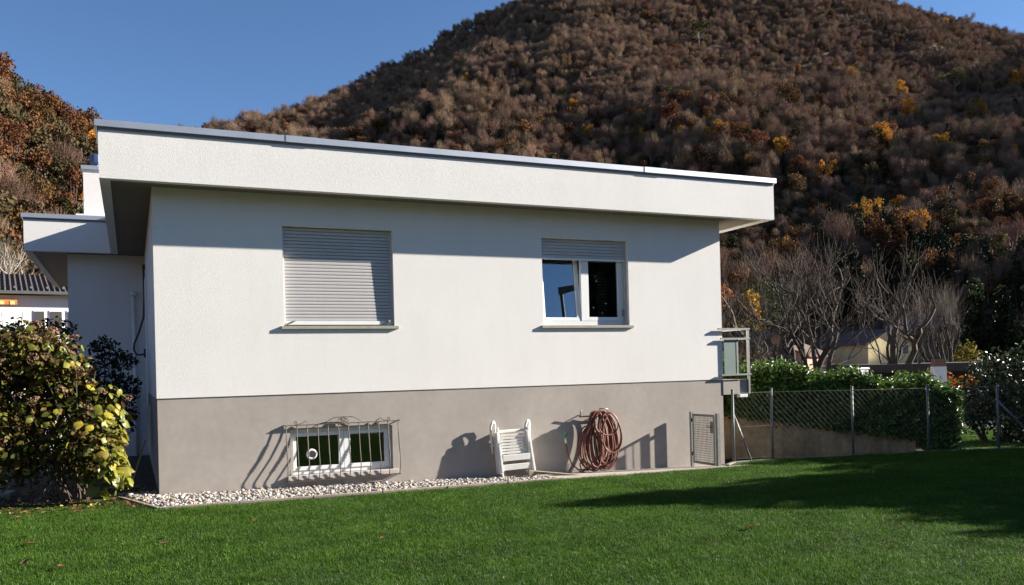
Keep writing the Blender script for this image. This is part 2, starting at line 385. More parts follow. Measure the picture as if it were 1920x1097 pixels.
# --- window 2: half raised shutter, left sash tilted in
fm = MB(); quad_frame(fm, W2[0]+.002, W2[1]-.002, W2[2]+.004, W2[3]-.002, .13, .20, .06, .075)
win2 = fm.build('window', M['frame'], house, bevel=.004)
win2['label'] = 'two-leaf window with raised shutter and left leaf tilted'
for x in (W2[0]+.002, W2[1]-.036):
    g = MB(); g.box(x, x+.034, .07, .115, W2[2]+.01, W2[3]-.004); g.build('guide_rail', M['slat'], win2)
n2 = 6; zb2 = 3.49; p2 = (W2[3]-.005-zb2)/n2
sm = MB(); prof = [(.012,0),(.001,.003),(-.001,p2*.3),(-.001,p2*.7),(.001,p2-.0065),(.011,p2-.0045),(.016,p2-.003),(.016,0)]
sm.prism_x(prof, W2[0]+.03, W2[1]-.03); smesh = sm.mesh('shutter_slat')
for k in range(n2):
    o = link_mesh('shutter_slat', smesh, M['slat'], win2); o.location = (0, .082, zb2+k*p2)
g = MB(); g.box(W2[0]+.03, W2[1]-.03, .078, .102, zb2-.035, zb2-.001); g.build('shutter_bar', M['frame'], win2, bevel=.003)
def sash(x0, x1, z0, z1, y, w, par, tilt=0, lw=None):
    a = MB(); lw = lw or w
    a.box(x0, x0+lw, y, y+.06, z0, z1); a.box(x1-w, x1, y, y+.06, z0, z1); a.box(x0+lw, x1-w, y, y+.06, z0, z0+w*.8); a.box(x0+lw, x1-w, y, y+.06, z1-w, z1)
    piv = Vector((0, y+.03, z0))
    def tl(mb):
        c, s = math.cos(tilt), math.sin(tilt); out = []
        for (x, yy, z) in mb.v:
            dy, dz = yy-piv.y, z-piv.z; out.append((x, piv.y+dy*c+dz*s, piv.z-dy*s+dz*c))
        mb.v = out; return mb
    fr = tl(a).build('sash', M['frame'], par, bevel=.004)
    b = MB(); b.box(x0+lw-.003, x1-w+.003, y+.022, y+.030, z0+w*.8-.003, z1-w+.003)
    return fr, tl(b).build('pane', M['glass'], par)
zs0, zs1 = W2[2]+.082, W2[3]-.066
sash(W2[0]+.064, 6.795, zs0, zs1, .135, .075, win2, math.radians(5.5), .05)
sash(6.80, W2[1]-.064, zs0, zs1, .128, .085, win2, 0, .15)
g = MB(); g.bar((7.615,.1,2.5), (7.615,.1,2.62), .02, .02); g.build('window_handle', M['galv'], win2)
g = MB(); g.box(5.955, 7.75, -.040, .125, 2.287, 2.335); g.build('window_sill', M['sill'], win2, bevel=.004)
# slats put behind the right pane to imitate a mirrored shutter
M['mirrored_louvre'] = mat('mirrored_louvre_grey', (.5, .47, .42), .7)
for x0 in (6.98, 7.35):
    g = MB()
    for k in range(17): g.prism_x([(.52,2.42+k*.055),(.55,2.44+k*.055),(.55,2.45+k*.055),(.52,2.43+k*.055)], x0, x0+.2)
    g.build('mirrored_louvre', M['mirrored_louvre'], win2)

# --- basement window
fm = MB(); quad_frame(fm, WB[0]+.002, WB[1]-.002, WB[2]+.002, WB[3]-.002, .10, .17, .05, .06)
winb = fm.build('window', M['frame'], house, bevel=.004)
winb['label'] = 'low two-leaf basement window with a round vent'
xm = (WB[0]+WB[1])/2+.03
for (a, b, lw, rw) in ((WB[0]+.045, xm-.002, .05, .075), (xm+.002, WB[1]-.045, .10, .065)):
    s_ = MB(); z0, z1 = WB[2]+.062, WB[3]-.052
    s_.box(a, a+lw, .085, .15, z0, z1); s_.box(b-rw, b, .085, .15, z0, z1); s_.box(a+lw, b-rw, .085, .15, z0, z0+.055); s_.box(a+lw, b-rw, .085, .15, z1-.055, z1)
    s_.build('sash', M['frame'], winb, bevel=.004)
    s_ = MB(); s_.box(a+lw-.003, b-rw+.003, .115, .122, z0+.052, z1-.052); s_.build('pane', M['glass_low'], winb)
vb = MB(); c0 = Vector((2.125, .105, .42))
ring = [c0+Vector((math.cos(a)*.062, 0, math.sin(a)*.062)) for a in np.linspace(0, 2*PI, 25)]
vb.tube(ring, .019, 8, cap=False)
vent = vb.build('vent', M['frame'], winb, smooth=True)
vb = MB(); vb.tube([c0+Vector((0,-.004,0)), c0+Vector((0,.008,0))], .05, 16)
for k in range(6):
    a = PI*k/6; vb.bar(c0+Vector((math.cos(a)*.05,-.012,math.sin(a)*.05)), c0-Vector((math.cos(a)*.05,.012,math.sin(a)*.05)), .008, .008, (0,1,0))
vb.build('vent_fan', M['iron'], winb)
g = MB(); g.box(WB[0]-.05, WB[1]+.07, -.045, .118, .055, .124); g.build('window_sill', mat('pale_stone_sill', (.50,.45,.39), .85, bump=(80,.3,.004), var=(10,.1)), winb, bevel=.005)
# wrought iron grille
gx0, gx1, gz1, gz0 = 1.735, 3.425, .868, .088
gm = MB(); gm.bar((gx0-.02,-.032,gz1), (gx1+.03,-.032,gz1), .03, .012); gm.bar((gx0-.02,-.032,gz1+.006), (gx0-.02,.012,gz1+.006), .02, .012); gm.bar((gx1+.03,-.032,gz1+.006), (gx1+.03,.012,gz1+.006), .02, .012)
grille = gm.build('window_grille', M['iron'], house)
grille['label'] = 'wrought iron grille bulging out over the basement window'
gm = MB(); gm.bar((gx0,-.062,.047), (gx1+.02,-.062,.047), .026, .01); gm.bar((gx0,-.062,.049), (gx0,.012,.049), .02, .01); gm.bar((gx1+.02,-.062,.049), (gx1+.02,.012,.049), .02, .01)
gm.build('grille_rail', M['iron'], grille)
for k in range(12):
    x = gx0+(gx1-gx0)*k/11+.012*math.sin(k*3.1)
    pts = [(x,-.032,gz1),(x,-.045,.74),(x,-.075,.55),(x,-.108,.40),(x,-.128,.31),(x,-.131,.265),(x,-.124,.21),(x,-.105,.15),(x,-.082,.10),(x,-.06,.053)]
    m_ = MB(); m_.tube(pts, .0065, 6)
    if k % 2 == 0 or k == 11:                                   # twisted stretch
        h = []
        for q in range(33):
            f = q/32; z = .70-.30*f; y = np.interp(z, [.40,.55,.74], [-.108,-.075,-.045]); a = f*9*PI
            h.append((x+.0055*math.cos(a), y+.0055*math.sin(a), z))
        m_.tube(h, .0062, 5)
        h = [(2*x-p_[0], 2*np.interp(p_[2], [.40,.55,.74], [-.108,-.075,-.045])-p_[1], p_[2]) for p_ in h]; m_.tube(h, .0062, 5)
    m_.build('bar', M['iron'], grille, smooth=True)
def spiral(cx, cz, r0, turns, a0, sgn=1, n=36):
    return [(cx+sgn*r0*(1-.75*q/n)*math.cos(a0+turns*2*PI*q/n), -.035, cz+r0*(1-.75*q/n)*math.sin(a0+turns*2*PI*q/n)) for q in range(n+1)]
xc = (gx0+gx1)/2
scr = []
for s in (1, -1):
    scr.append([(xc+s*.34,-.035,gz1+.008),(xc+s*.25,-.035,gz1+.035),(xc+s*.16,-.035,gz1+.085),(xc+s*.09,-.035,gz1+.098)]+spiral(xc+s*.05, gz1+.05, .048, 1.4, 1.0, s))
    scr.append([(xc+s*.50,-.035,gz1+.01),(xc+s*.57,-.035,gz1+.055),(xc+s*.62,-.035,gz1+.02)]+[(xc+s*.66,-.035,gz1+.018)]+spiral(xc+s*.70, gz1+.042, .03, 1.2, -2.2, s))
scr.append(spiral(xc, gz1+.055, .05, 2.2, 0))
for s_ in scr:
    m_ = MB(); m_.tube(s_, .006, 5); m_.build('scroll', M['iron'], grille, smooth=True)

# --- balcony on the right side
bb = MB(); bb.box(W+.001, 10.22, .0, 3.4, 1.045, ZG-.012)
balcony = bb.build('balcony', M['plinth'], house)
bb = MB(); bb.box(10.222, 10.262, -.012, 3.4, 1.03, ZG-.012); bb.build('slab_edge', M['dark_metal'], balcony)
for z, x0 in ((2.26, 9.55), (2.08, 9.60), (1.41, 9.60)):
    bb = MB(); bb.bar((x0,-.045,z), (10.27,-.045,z), .035, .03); bb.bar((10.27,-.045,z), (10.27,3.4,z), .035, .03); bb.build('rail', M['galv'], balcony)
for p_ in ((10.25,-.02), (10.25,3.35)):
    bb = MB(); bb.box(p_[0]-.02, p_[0]+.02, p_[1]-.02, p_[1]+.02, 1.05, 2.26); bb.build('post', M['galv'], balcony)
bb = MB(); bb.box(9.97, 10.01, -.035, -.015, 1.42, 2.07); bb.build('post', M['galv'], balcony)
bb = MB(); bb.box(9.69, 9.968, -.03, -.02, 1.43, 2.06); bb.build('panel', M['frosted'], balcony)

bb = MB(); bb.box(10.02, 10.2, -.04, .05, .985, 1.044); bb.build('floodlight', M['frame'], balcony, bevel=.005)
# --- pipe, lamp and cable on the shaded side
pp = MB(); pp.tube([(-.24,7.2,-.2),(-.24,7.2,3.42)], .035, 10); pp.tube([(-.24,7.2,3.40),(-.24,7.18,3.5)], [.06,.07], 12)
pp.build('downpipe', M['frame'], house, smooth=True)
pp = MB(); pp.tube([(-.03,6.6,3.95),(-.03,6.6,3.3),(-.05,6.6,2.9),(-.14,6.6,2.6),(-.24,6.6,2.35),(-.25,6.6,2.22),(-.2,6.6,2.12),(-.1,6.6,2.12),(-.01,6.6,2.14)], .02, 8)
pp.box(-.06, -.001, 6.55, 6.65, 2.06, 2.24); pp.box(-.05, -.001, 6.56, 6.64, 3.9, 4.0)
pp.build('cable', M['cable'], house, smooth=False)
pp = MB(); pp.box(-.03, -.001, 5.2, 6.1, 1.1, 3.6); pp.build('side_door', M['frame'], house)
# hose hanger on the plinth
hb_ = MB(); hb_.tube([(6.62,.012,.80),(6.62,-.06,.80),(6.62,-.10,.90)], .011, 6); hb_.tube([(6.98,.012,.80),(6.98,-.06,.80),(6.98,-.10,.91),(7.13,-.11,.89),(7.13,-.05,.80)], .011, 6)
hb_.tube([(6.6,-.05,.78),(7.14,-.05,.78)], .014, 6)
hb_.build('hose_hanger', M['galv'], house, smooth=True)

# ------------------------------------------------------------------ gravel, kerb, path
def ico(sub):
    bm = bmesh.new(); bmesh.ops.create_icosphere(bm, subdivisions=sub, radius=1)
    V = np.array([v.co[:] for v in bm.verts]); F = np.array([[v.index for v in f.verts] for f in bm.faces]); bm.free(); return V, F
IV, IF = ico(2)
def rot_mats(n):
    q = RNG.normal(size=(n,4)); q /= np.linalg.norm(q,axis=1)[:,None]; a,b,c,e = q.T
    return np.stack([1-2*(c*c+e*e),2*(b*c-a*e),2*(b*e+a*c),2*(b*c+a*e),1-2*(b*b+e*e),2*(c*e-a*b),2*(b*e-a*c),2*(c*e+a*b),1-2*(b*b+c*c)],-1).reshape(n,3,3)
def in_poly(px, py, poly):
    x = np.asarray(px); y = np.asarray(py); ins = np.zeros(x.shape, bool); n = len(poly)
    for k in range(n):
        x1,y1 = poly[k]; x2,y2 = poly[(k+1) % n]
        c = ((y1 > y) != (y2 > y)); 
        with np.errstate(divide='ignore', invalid='ignore'): xi = (x2-x1)*(y-y1)/(y2-y1)+x1
        ins ^= c & (x < xi)
    return ins
GP = [(-.52,.40),(.02,-1.17),(5.66,-1.14),(5.5,-.02),(.0,-.01),(.0,.4)]
n = 12500
gx = RNG.uniform(-.6, 5.8, n); gy = RNG.uniform(-1.2, .45, n); k = in_poly(gx, gy, GP)
gx, gy = gx[k], gy[k]; n = len(gx)
fr = np.clip((gy+1.2)/1.2, 0, 1)
gz = (-.035-.01*gx)*(1-fr)+(-.0265*gx-.012)*fr + RNG.uniform(-.012, .018, n)
sz = RNG.lognormal(math.log(.0185), .32, n); S = sz[:,None]*RNG.uniform(.6, 1.25, (n,3))
Rm = rot_mats(n)
V = IV[None]*S[:,None,:]*(1+.12*RNG.normal(size=(n,len(IV),1)).clip(-1.5,1.5)); V = np.einsum('nij,nvj->nvi', Rm, V)
V[:,:,2] *= .8; V += np.stack([gx,gy,gz],-1)[:,None,:]
F = IF[None]+(np.arange(n)*len(IV))[:,None,None]
gm_ = np_mesh('gravel', V.reshape(-1,3), F.reshape(-1,3))
pal = np.array([(.55,.50,.44),(.62,.58,.53),(.42,.38,.33),(.30,.27,.24),(.50,.36,.26),(.36,.30,.24),(.68,.66,.63),(.22,.20,.18),(.48,.42,.34)])
pc = pal[RNG.integers(0,len(pal),n)]*RNG.uniform(.5,.85,(n,1))
ca = gm_.color_attributes.new('tone', 'FLOAT_COLOR', 'POINT')
ca.data.foreach_set('color', np.concatenate([np.repeat(pc,len(IV),0), np.ones((n*len(IV),1))],1).astype(np.float32).ravel())
def attr_mat(name, rough, scale=1.0, translucent=0, spec=.4, bump=None):
    m = mat(name, (.5,.5,.5), rough, spec=spec, bump=bump)
    N = m.node_tree.nodes; L = m.node_tree.links
    a = N.new('ShaderNodeVertexColor'); a.layer_name = 'tone'
    L.new(a.outputs[0], N['Principled BSDF'].inputs['Base Color'])
    if translucent:
        tr = N.new('ShaderNodeBsdfTranslucent'); L.new(a.outputs[0], tr.inputs[0])
        mx = N.new('ShaderNodeMixShader'); mx.inputs[0].default_value = translucent
        L.new(N['Principled BSDF'].outputs[0], mx.inputs[1]); L.new(tr.outputs[0], mx.inputs[2]); L.new(mx.outputs[0], N['Material Output'].inputs['Surface'])
    return m
gravel = link_mesh('gravel', gm_, attr_mat('river_gravel', .75, bump=(120,.2,.003)), smooth=True)
tag(gravel, 'strip of pale rounded river gravel along the foot of the house', 'gravel', kind='stuff')
# kerb round the gravel, in lengths
kl = [(-.60,.44),(-.02,-1.24)]
kb = MB()
def kerb_len(a, b, w=.055, top=.03, h=.14):
    m_ = MB(); (ax,ay),(bx,by) = a, b
    m_.bar((ax,ay,lawn_z(ax)+top-h/2), (bx,by,lawn_z(bx)+top-h/2), w, h); return m_
kerb0 = empty('gravel_kerb', (0,0,0)); tag(kerb0, kind='structure')
kerb_len((-.60,.44),(-.035,-1.22)).build('kerb_stone', M['kerb'], kerb0, bevel=.006)
for k in range(6):
    a = -.035+k*.955; kerb_len((a+.004,-1.212+.004*(k % 2)),(a+.951,-1.21+.003*k)).build('kerb_stone', M['kerb'], kerb0, bevel=.006)
# path slabs between gravel and gate
path0 = empty('path', (0,0,0)); tag(path0, kind='structure')
for (a, b) in ((5.70,6.78),(6.795,7.86),(7.875,9.32)):
    m_ = MB(); m_.add([(a,-1.2,lawn_z(a)+.012),(b,-1.2,lawn_z(b)+.012),(b,.02,wall_base(b)+.01),(a,.02,wall_base(a)+.01),(a,-1.2,-.6),(b,-1.2,-.6),(b,.02,-.6),(a,.02,-.6)],
                      [(0,1,2,3),(0,4,5,1),(1,5,6,2),(2,6,7,3),(3,7,4,0)])
    m_.build('path_slab', M['concrete'], path0)
m_ = MB(); m_.bar((5.72,-1.235,lawn_z(6)-.03),(9.0,-1.225,lawn_z(9)-.03), .05, .1); m_.build('kerb_stone', M['kerb'], path0, bevel=.006)
pl = MB(); pl.add([(5.52,-.28,-.02),(6.32,-.62,-.12),(6.28,-.72,-.12),(5.48,-.40,-.02),(5.52,-.28,-.06),(6.32,-.62,-.16),(6.28,-.72,-.16),(5.48,-.40,-.06)],
              [(0,1,2,3),(7,6,5,4),(0,4,5,1),(1,5,6,2),(2,6,7,3),(3,7,4,0)])
pl.add([(5.46,-.43,-.10),(5.58,-.43,-.10),(5.58,-.25,-.10),(5.46,-.25,-.10),(5.46,-.43,-.03),(5.58,-.43,-.03),(5.58,-.25,-.03),(5.46,-.25,-.03)],[(0,3,2,1),(4,5,6,7),(0,1,5,4),(1,2,6,5),(2,3,7,6),(3,0,4,7)])
tag(pl.build('plank', M['wood'], None, bevel=.004), 'weathered plank lying on the gravel between chair and hose', 'plank')

# ------------------------------------------------------------------ folded white chair leaning on the wall
ch = empty('folding_chair', (5.32,-.235,-.10), math.radians(-4), 'white plastic garden chair folded up and leaning on the grey plinth', 'chair')
lean = .10
def P(x, z, y=0): return (x, lean*z/.8+y, z)          # local: leaning back with height
for x0, x1 in ((-.29,-.245),(.25,.315)):
    pass
def chpart(name, mb, bevel=.006): return mb.build(name, M['plastic'], ch, bevel=bevel)
for s in (-1, 1):
    a = MB(); a.bar(P(s*.262-.02,.78,-.03), P(s*.275+.035,.06,-.03), .036, .05, (0,1,0)); chpart('front_stile', a)
    a = MB(); a.bar(P(s*.272+.03,.10,-.015), P(s*.272+.042,-.02,-.015), .026, .03, (0,1,0)); chpart('leg', a)
    a = MB(); a.bar(P(s*.262-.035,.70,.035), P(s*.275+.01,.03,.06), .03, .19, (0,1,0)); chpart('rear_stile', a)
    # armrest loop
    a = MB(); xo = s*.30-.03
    lp = [P(xo-.03,.36,.05),P(xo-.05,.70,.02),P(xo-.055,.79,.0),P(xo-.03,.85,-.01),P(xo+.006,.872,.0),P(xo+.03,.84,.03),P(xo+.036,.76,.05),P(xo+.03,.58,.06)]
    a.tube(lp, [.014,.020,.023,.022,.021,.019,.017,.014], 8); a.build('armrest', M['plastic'], ch, smooth=True)
for k in range(7):
    z = .645-k*.047; a = MB(); a.bar(P(-.225,z,-.012+.006*(k % 2)), P(.165+.02*(k % 2),z+.006,-.012), .018, .034, (0,0,1)); chpart('slat', a, .004)
a = MB(); a.bar(P(-.235,.71,-.005), P(.235,.725,.03), .045, .045); chpart('seat_edge', a)
a = MB(); a.bar(P(-.225,.285,-.045), P(.235,.30,-.045), .02, .10); chpart('seat_front', a)
a = MB(); a.bar(P(-.215,.135,-.03), P(.245,.15,-.03), .02, .095); chpart('stretcher', a)
a = MB(); a.bar(P(.20,.62,.05), P(.215,.32,.05), .09, .02, (0,1,0)); chpart('back_panel', a)
a = MB(); a.bar(P(-.40,.485,.03), P(-.29,.50,.03), .016, .016); chpart('lever', a, .003)
for s in (-1, 1):
    a = MB(); a.tube([P(s*.262-.0,.52,-.06), P(s*.262-.0,.52,.05)], .014, 8); chpart('hinge_pin', a, 0)

# ------------------------------------------------------------------ garden hose
hz0 = empty('garden_hose', (6.85,-.1,-.19), 0, 'coiled terracotta garden hose hanging on the wall hanger', 'garden hose')
O = Vector((6.85,-.1,-.19))
def hose_path(loops, cx, ztop, hw, hh, y0, seed):
    rg = random.Random(seed); pts = []; nper = 30
    prm = [(cx+rg.uniform(-.07,.07), hw*rg.uniform(.72,1.06), hh*rg.uniform(.80,1.0), y0-rg.uniform(0,.17), rg.uniform(-.12,.12)) for _ in range(loops+1)]
    for k in range(loops):
        for q in range(nper):
            f = q/nper; s = f*f*(3-2*f); a = f*2*PI
            c, ww, h, y, sk = [A*(1-s)+B*s for A, B in zip(prm[k], prm[k+1])]
            z = ztop - h + h*math.cos(a)
            x = c + ww*math.sin(a)*(1-.18*math.cos(a)) + sk*(ztop-z)*.25
            pts.append((x, y-.05*math.sin(a*.5)**2*(1+k % 3*.5), z))
    return pts
def hose_obj(name, pts, m_=None, rad=.0125):
    h = MB(); h.tube([Vector(p)-O for p in pts], rad, 7); return h.build(name, m_ or M['hose'], hz0, smooth=True)
hose_obj('coil', hose_path(12, 6.93, .87, .26, .505, -.07, 3))
hose_obj('coil', hose_path(8, 6.75, .62, .21, .39, -.10, 8))
hose_obj('coil', [(x, y-.12, z) for x, y, z in hose_path(2, 6.99, .85, .19, .21, -.10, 21)])
hose_obj('coil', [(x, y-.10, z) for x, y, z in hose_path(2, 6.98, .84, .23, .36, -.10, 5)])
hose_obj('coil', hose_path(7, 6.90, .86, .15, .49, -.06, 14))
hose_obj('coil', hose_path(5, 6.80, .60, .13, .37, -.09, 31))
hose_obj('loose_end', [(6.60,-.2,.10),(6.5,-.22,.0),(6.52,-.24,-.13),(6.62,-.3,-.17),(6.66,-.36,-.165)])
hose_obj('loose_end', [(6.30,-.12,.36),(6.31,-.14,.2),(6.38,-.16,.0),(6.5,-.16,-.1),(6.7,-.15,-.12)])
h = MB(); h.tube([Vector((6.30,-.12,.35))-O, Vector((6.29,-.125,.45))-O], [.016,.02], 8); h.build('connector', M['plastic'], hz0, smooth=True)
h = MB(); h.tube([Vector((6.29,-.125,.45))-O, Vector((6.27,-.13,.50))-O, Vector((6.24,-.15,.545))-O], [.024,.026,.018], 8); h.tube([Vector((6.275,-.13,.48))-O, Vector((6.33,-.15,.52))-O], .009, 6); h.build('nozzle', M['green_plastic'], hz0, smooth=True)

# ------------------------------------------------------------------ gate and fence
gt = empty('garden_gate', (8.85,-.15,-.2), 0, 'small grey steel gate with wire grid beside the house corner', 'gate')
def G(mb, name, m_=None, smooth=False): return mb.build(name, m_ or M['galv'], gt, smooth=smooth)
gy0, gy1 = .03, -.72                                    # local y: wall post to latch post
a = MB(); a.box(-.025,.025,gy0-.025,gy0+.025,-.15,.97); G(a,'post')
a = MB(); a.box(-.028,.028,gy1-.03,gy1+.03,-.15,.955); a.box(-.03,.03,gy1-.032,gy1+.032,.956,.966); G(a,'post')
a = MB(); yA, yB = gy0-.055, gy1+.06
a.box(-.018,.018,yA-.04,yA,.06,.94); a.box(-.018,.018,yB,yB+.04,.06,.94); a.box(-.018,.018,yB+.041,yA-.041,.90,.94); a.box(-.018,.018,yB+.041,yA-.041,.06,.10); G(a,'leaf_frame')
n = 15
for k in range(1, n):
    y = yA-.04+(yB+.08-yA)*k/n; a = MB(); a.tube([(0,y,.09),(0,y,.91)], .0038, 4); G(a,'wire',M['wire'])
for k in range(1, 20):
    z = .09+.82*k/20; a = MB(); a.tube([(.004,yA-.02,z),(.004,yB+.02,z)], .0038, 4); G(a,'wire',M['wire'])
a = MB(); a.box(-.03,.03,yB+.002,yB+.12,.62,.82); G(a,'lock_case', M['galv'])
a = MB(); a.tube([(-.03,yB+.07,.73),(-.07,yB+.07,.73),(-.07,yB+.16,.73)], .008, 6); G(a,'handle')
for z in (.2,.8):
    a = MB(); a.tube([(0,gy0-.04,z),(0,gy0-.04,z+.06)], .018, 8); G(a,'hinge', M['iron'])

FP = [(9.33,-.68),(10.24,-.63),(11.85,-.96),(13.61,-1.13),(15.08,-1.5)]
fc = empty('wire_fence', (0,0,0), 0, 'chain-link wire fence on thin steel posts along the lawn edge', 'fence')
for (x, y) in FP:
    a = MB(); z0 = lawn_z(x)-.2; a.tube([(x,y,z0),(x,y,lawn_z(x)+1.27)], .024, 10); a.tube([(x,y,lawn_z(x)+1.27),(x,y,lawn_z(x)+1.285)], .028, 10)
    a.build('post', M['green_steel'], fc, smooth=True)
for (a_, b_) in (((9.36,-.66,.72),(10.0,-.35,-.2)), ((15.06,-1.48,.80),(15.75,-1.75,.0)), ):
    a = MB(); a.tube([a_, b_], .019, 8); a.build('brace', M['galv'], fc, smooth=True)
FPL = FP+[(17.2,-2.2)]
for zz in (1.22, .62, .06):
    a = MB(); a.tube([(x,y-.026,lawn_z(x)+zz) for x, y in FPL], .0028 if zz > 1 else .0022, 5); a.build('tension_wire', M['wire'], fc)
wm = MB(); wr = .0012
for (p0, p1) in zip(FPL, FPL[1:]):
    p0 = Vector((*p0, 0)); p1 = Vector((*p1, 0)); Ln = (p1-p0).length; t = (p1-p0)/Ln; Hh = 1.16; st = .105
    for s in (1, -1):
        k = -Hh
        while k < Ln:
            a0, a1 = max(k, 0), min(k+Hh, Ln)
            if a1 > a0+.01:
                z0, z1 = (a0-k, a1-k) if s > 0 else (Hh-(a0-k), Hh-(a1-k))
                A = p0+t*a0; B = p0+t*a1
                wm.tube([(A.x,A.y-.028,lawn_z(A.x)+.06+z0),(B.x,B.y-.028,lawn_z(B.x)+.06+z1)], wr, 3, cap=False)
            k += st
tag(wm.build('chain_link', M['wire'], fc), kind='stuff')
kb = empty('fence_kerb', (0,0,0)); tag(kb, kind='structure')
for (p0, p1) in zip([(8.95,-.98)]+FPL, FPL):
    a = MB(); a.bar((p0[0],p0[1]-.0,lawn_z(p0[0])-.05), (p1[0],p1[1],lawn_z(p1[0])-.05), .06, .13); a.build('kerb_stone', M['kerb'], kb)

# yard behind the fence
flat_sheet('yard', [(9.0,-.9,-.235),(9.36,-.66,-.235),(10.24,-.6,-.245),(11.85,-.92,-.26),(13.61,-1.08,-.28),(15.08,-1.45,-.30),(14.5,1.2,-.31),(14.5,16,-.33),(9.6,16,-.33),(9.67,.0,-.24),(8.9,.0,-.24)], M['asphalt'])
flat_sheet('neighbour_lawn', [(14.51,1.2,-.32),(15.09,-1.44,-.31),(24,-2.85,-.36),(24,16,-.36),(14.51,16,-.36)], M['lawn_base'])
rw = empty('retaining_wall', (0,0,0), 0, 'stained brown concrete wall under the laurel hedge', 'wall')
a = MB(); A0, A1 = Vector((9.9,1.05,0)), Vector((13.85,-.62,0)); tt = (A1-A0).normalized(); nn = Vector((tt.y,-tt.x,0))
def quadprism(p, q, th, z0, z1p, z1q):
    V = [p, q, q-nn*th, p-nn*th]; m_ = MB()
    m_.add([(v.x,v.y,z0) for v in V]+[(V[0].x,V[0].y,z1p),(V[1].x,V[1].y,z1q),(V[2].x,V[2].y,z1q),(V[3].x,V[3].y,z1p)], [(0,3,2,1),(4,5,6,7),(0,1,5,4),(1,2,6,5),(2,3,7,6),(3,0,4,7)]); return m_
quadprism(A0, A1, .25, -.5, .85, .35).build('wall', M['wall_concrete'], rw)

# ------------------------------------------------------------------ foliage tools
def leaf_cloud(C, N_, size, aspect=.55, bend=.25, spread=1.0):
    """leaves (two folded quads = 4 tris as 2 quads) at centres C with normals N_"""
    n = len(C); N_ = N_+spread*RNG.normal(size=(n,3)); N_ /= np.linalg.norm(N_,axis=1)[:,None]
    T_ = RNG.normal(size=(n,3)); T_ -= N_*(T_*N_).sum(1)[:,None]; T_ /= np.linalg.norm(T_,axis=1)[:,None]
    B_ = np.cross(N_, T_)
    s = size*RNG.uniform(.65,1.3,(n,1)) if np.isscalar(size) else size[:,None]
    a = aspect
    p0 = C - T_*s*.5; p1 = C + T_*s*.5 - N_*s*bend*.6
    l1 = C - T_*s*.12 + B_*s*a*.5 + N_*s*bend*.35; r1 = C - T_*s*.12 - B_*s*a*.5 + N_*s*bend*.35
    l2 = C + T_*s*.22 + B_*s*a*.36 + N_*s*bend*.1; r2 = C + T_*s*.22 - B_*s*a*.36 + N_*s*bend*.1
    V = np.stack([p0,l1,l2,p1,r2,r1],1).reshape(-1,3)
    b = (np.arange(n)*6)[:,None]
    F = np.concatenate([b+np.array([[0,3,2,1]]), b+np.array([[0,5,4,3]])],1).reshape(-1,4)
    return V, F
def set_tone(me, cols, per):
    n = len(cols); ca = me.color_attributes.new('tone','FLOAT_COLOR','POINT')
    ca.data.foreach_set('color', np.concatenate([np.repeat(cols,per,0), np.ones((n*per,1))],1).astype(np.float32).ravel())
def pick(pal, wts, n, jit=.25):
    pal = np.array(pal); wts = np.array(wts)/sum(wts)
    return pal[RNG.choice(len(pal), n, p=wts)]*RNG.uniform(1-jit,1+jit,(n,1))
def blob_points(n, blobs, shell=.55):
    """points in ellipsoid blobs (cx,cy,cz,rx,ry,rz), denser near the skin; returns points, outward normals"""
    vol = np.array([b[3]*b[4]*b[5] for b in blobs])**.67; ix = RNG.choice(len(blobs), n, p=vol/vol.sum()); B = np.array(blobs)[ix]
    dirs = RNG.normal(size=(n,3)); dirs /= np.linalg.norm(dirs,axis=1)[:,None]
    rad = shell+(1-shell)*RNG.uniform(0,1,(n,1))**.6
    return B[:,:3]+dirs*B[:,3:]*rad, dirs
LEAF = attr_mat('leaf_tissue', .6, translucent=.3, spec=.15)
GLOSS = attr_mat('glossy_leaf', .42, translucent=.2, spec=.4)
def foliage(name, blobs, n, size, pal, wts, parent, shell=.55, aspect=.55, m_=None, spread=.8, kind='stuff', clump=0):
    C, Nn = blob_points(n if not clump else max(1, n//clump), blobs, shell)
    if clump:
        C = np.repeat(C, clump, 0)+RNG.normal(size=(len(C)*clump,3))*size*1.5; Nn = np.repeat(Nn, clump, 0)
    cols = pick(pal, wts, len(C) if not clump else len(C)//clump)
    if clump: cols = np.repeat(cols, clump, 0)*RNG.uniform(.8,1.2,(len(C),1))
    V, F = leaf_cloud(C, Nn, size, aspect, spread=spread)
    me = np_mesh(name, V, F); set_tone(me, cols, 6)
    o = link_mesh(name, me, m_ or LEAF, parent)
    if kind: o['kind'] = kind
    return o
def grow(mb, p, dirv, length, rad, level, maxl, rg, twigs, up=.15, split=(2,3), wob=.35, short=.72):
    seg = 4; pts = [p]; rr_ = [rad]; dd = dirv.normalized()
    for k in range(seg):
        dd = (dd+Vector((rg.gauss(0,wob*.4),rg.gauss(0,wob*.4),rg.gauss(0,wob*.3)+up*.35))).normalized()
        p = p+dd*length/seg; pts.append(p); rr_.append(rad*(1-.30*(k+1)/seg))
    mb.tube(pts, rr_, 7 if level < 2 else (5 if level < 3 else 3), cap=False)
    if level >= maxl:
        twigs.append((pts[-1], dd, length)); return
    if level >= 2: twigs.append((pts[2], dd, length))
    for k in range(rg.randint(*split)):
        q = pts[rg.choice([2,3,4,4])]; ax = Vector((rg.gauss(0,1),rg.gauss(0,1),rg.gauss(0,.5)))
        nd = (dd+ax.normalized()*rg.uniform(.55,1.0)+Vector((0,0,up))).normalized()
        grow(mb, q, nd, length*rg.uniform(short-.12,short+.1), rr_[-1]*rg.uniform(.55,.8), level+1, maxl, rg, twigs, up, split, wob, short)
    grow(mb, pts[-1], dd, length*short, rr_[-1], level+1, maxl, rg, twigs, up, split, wob, short)
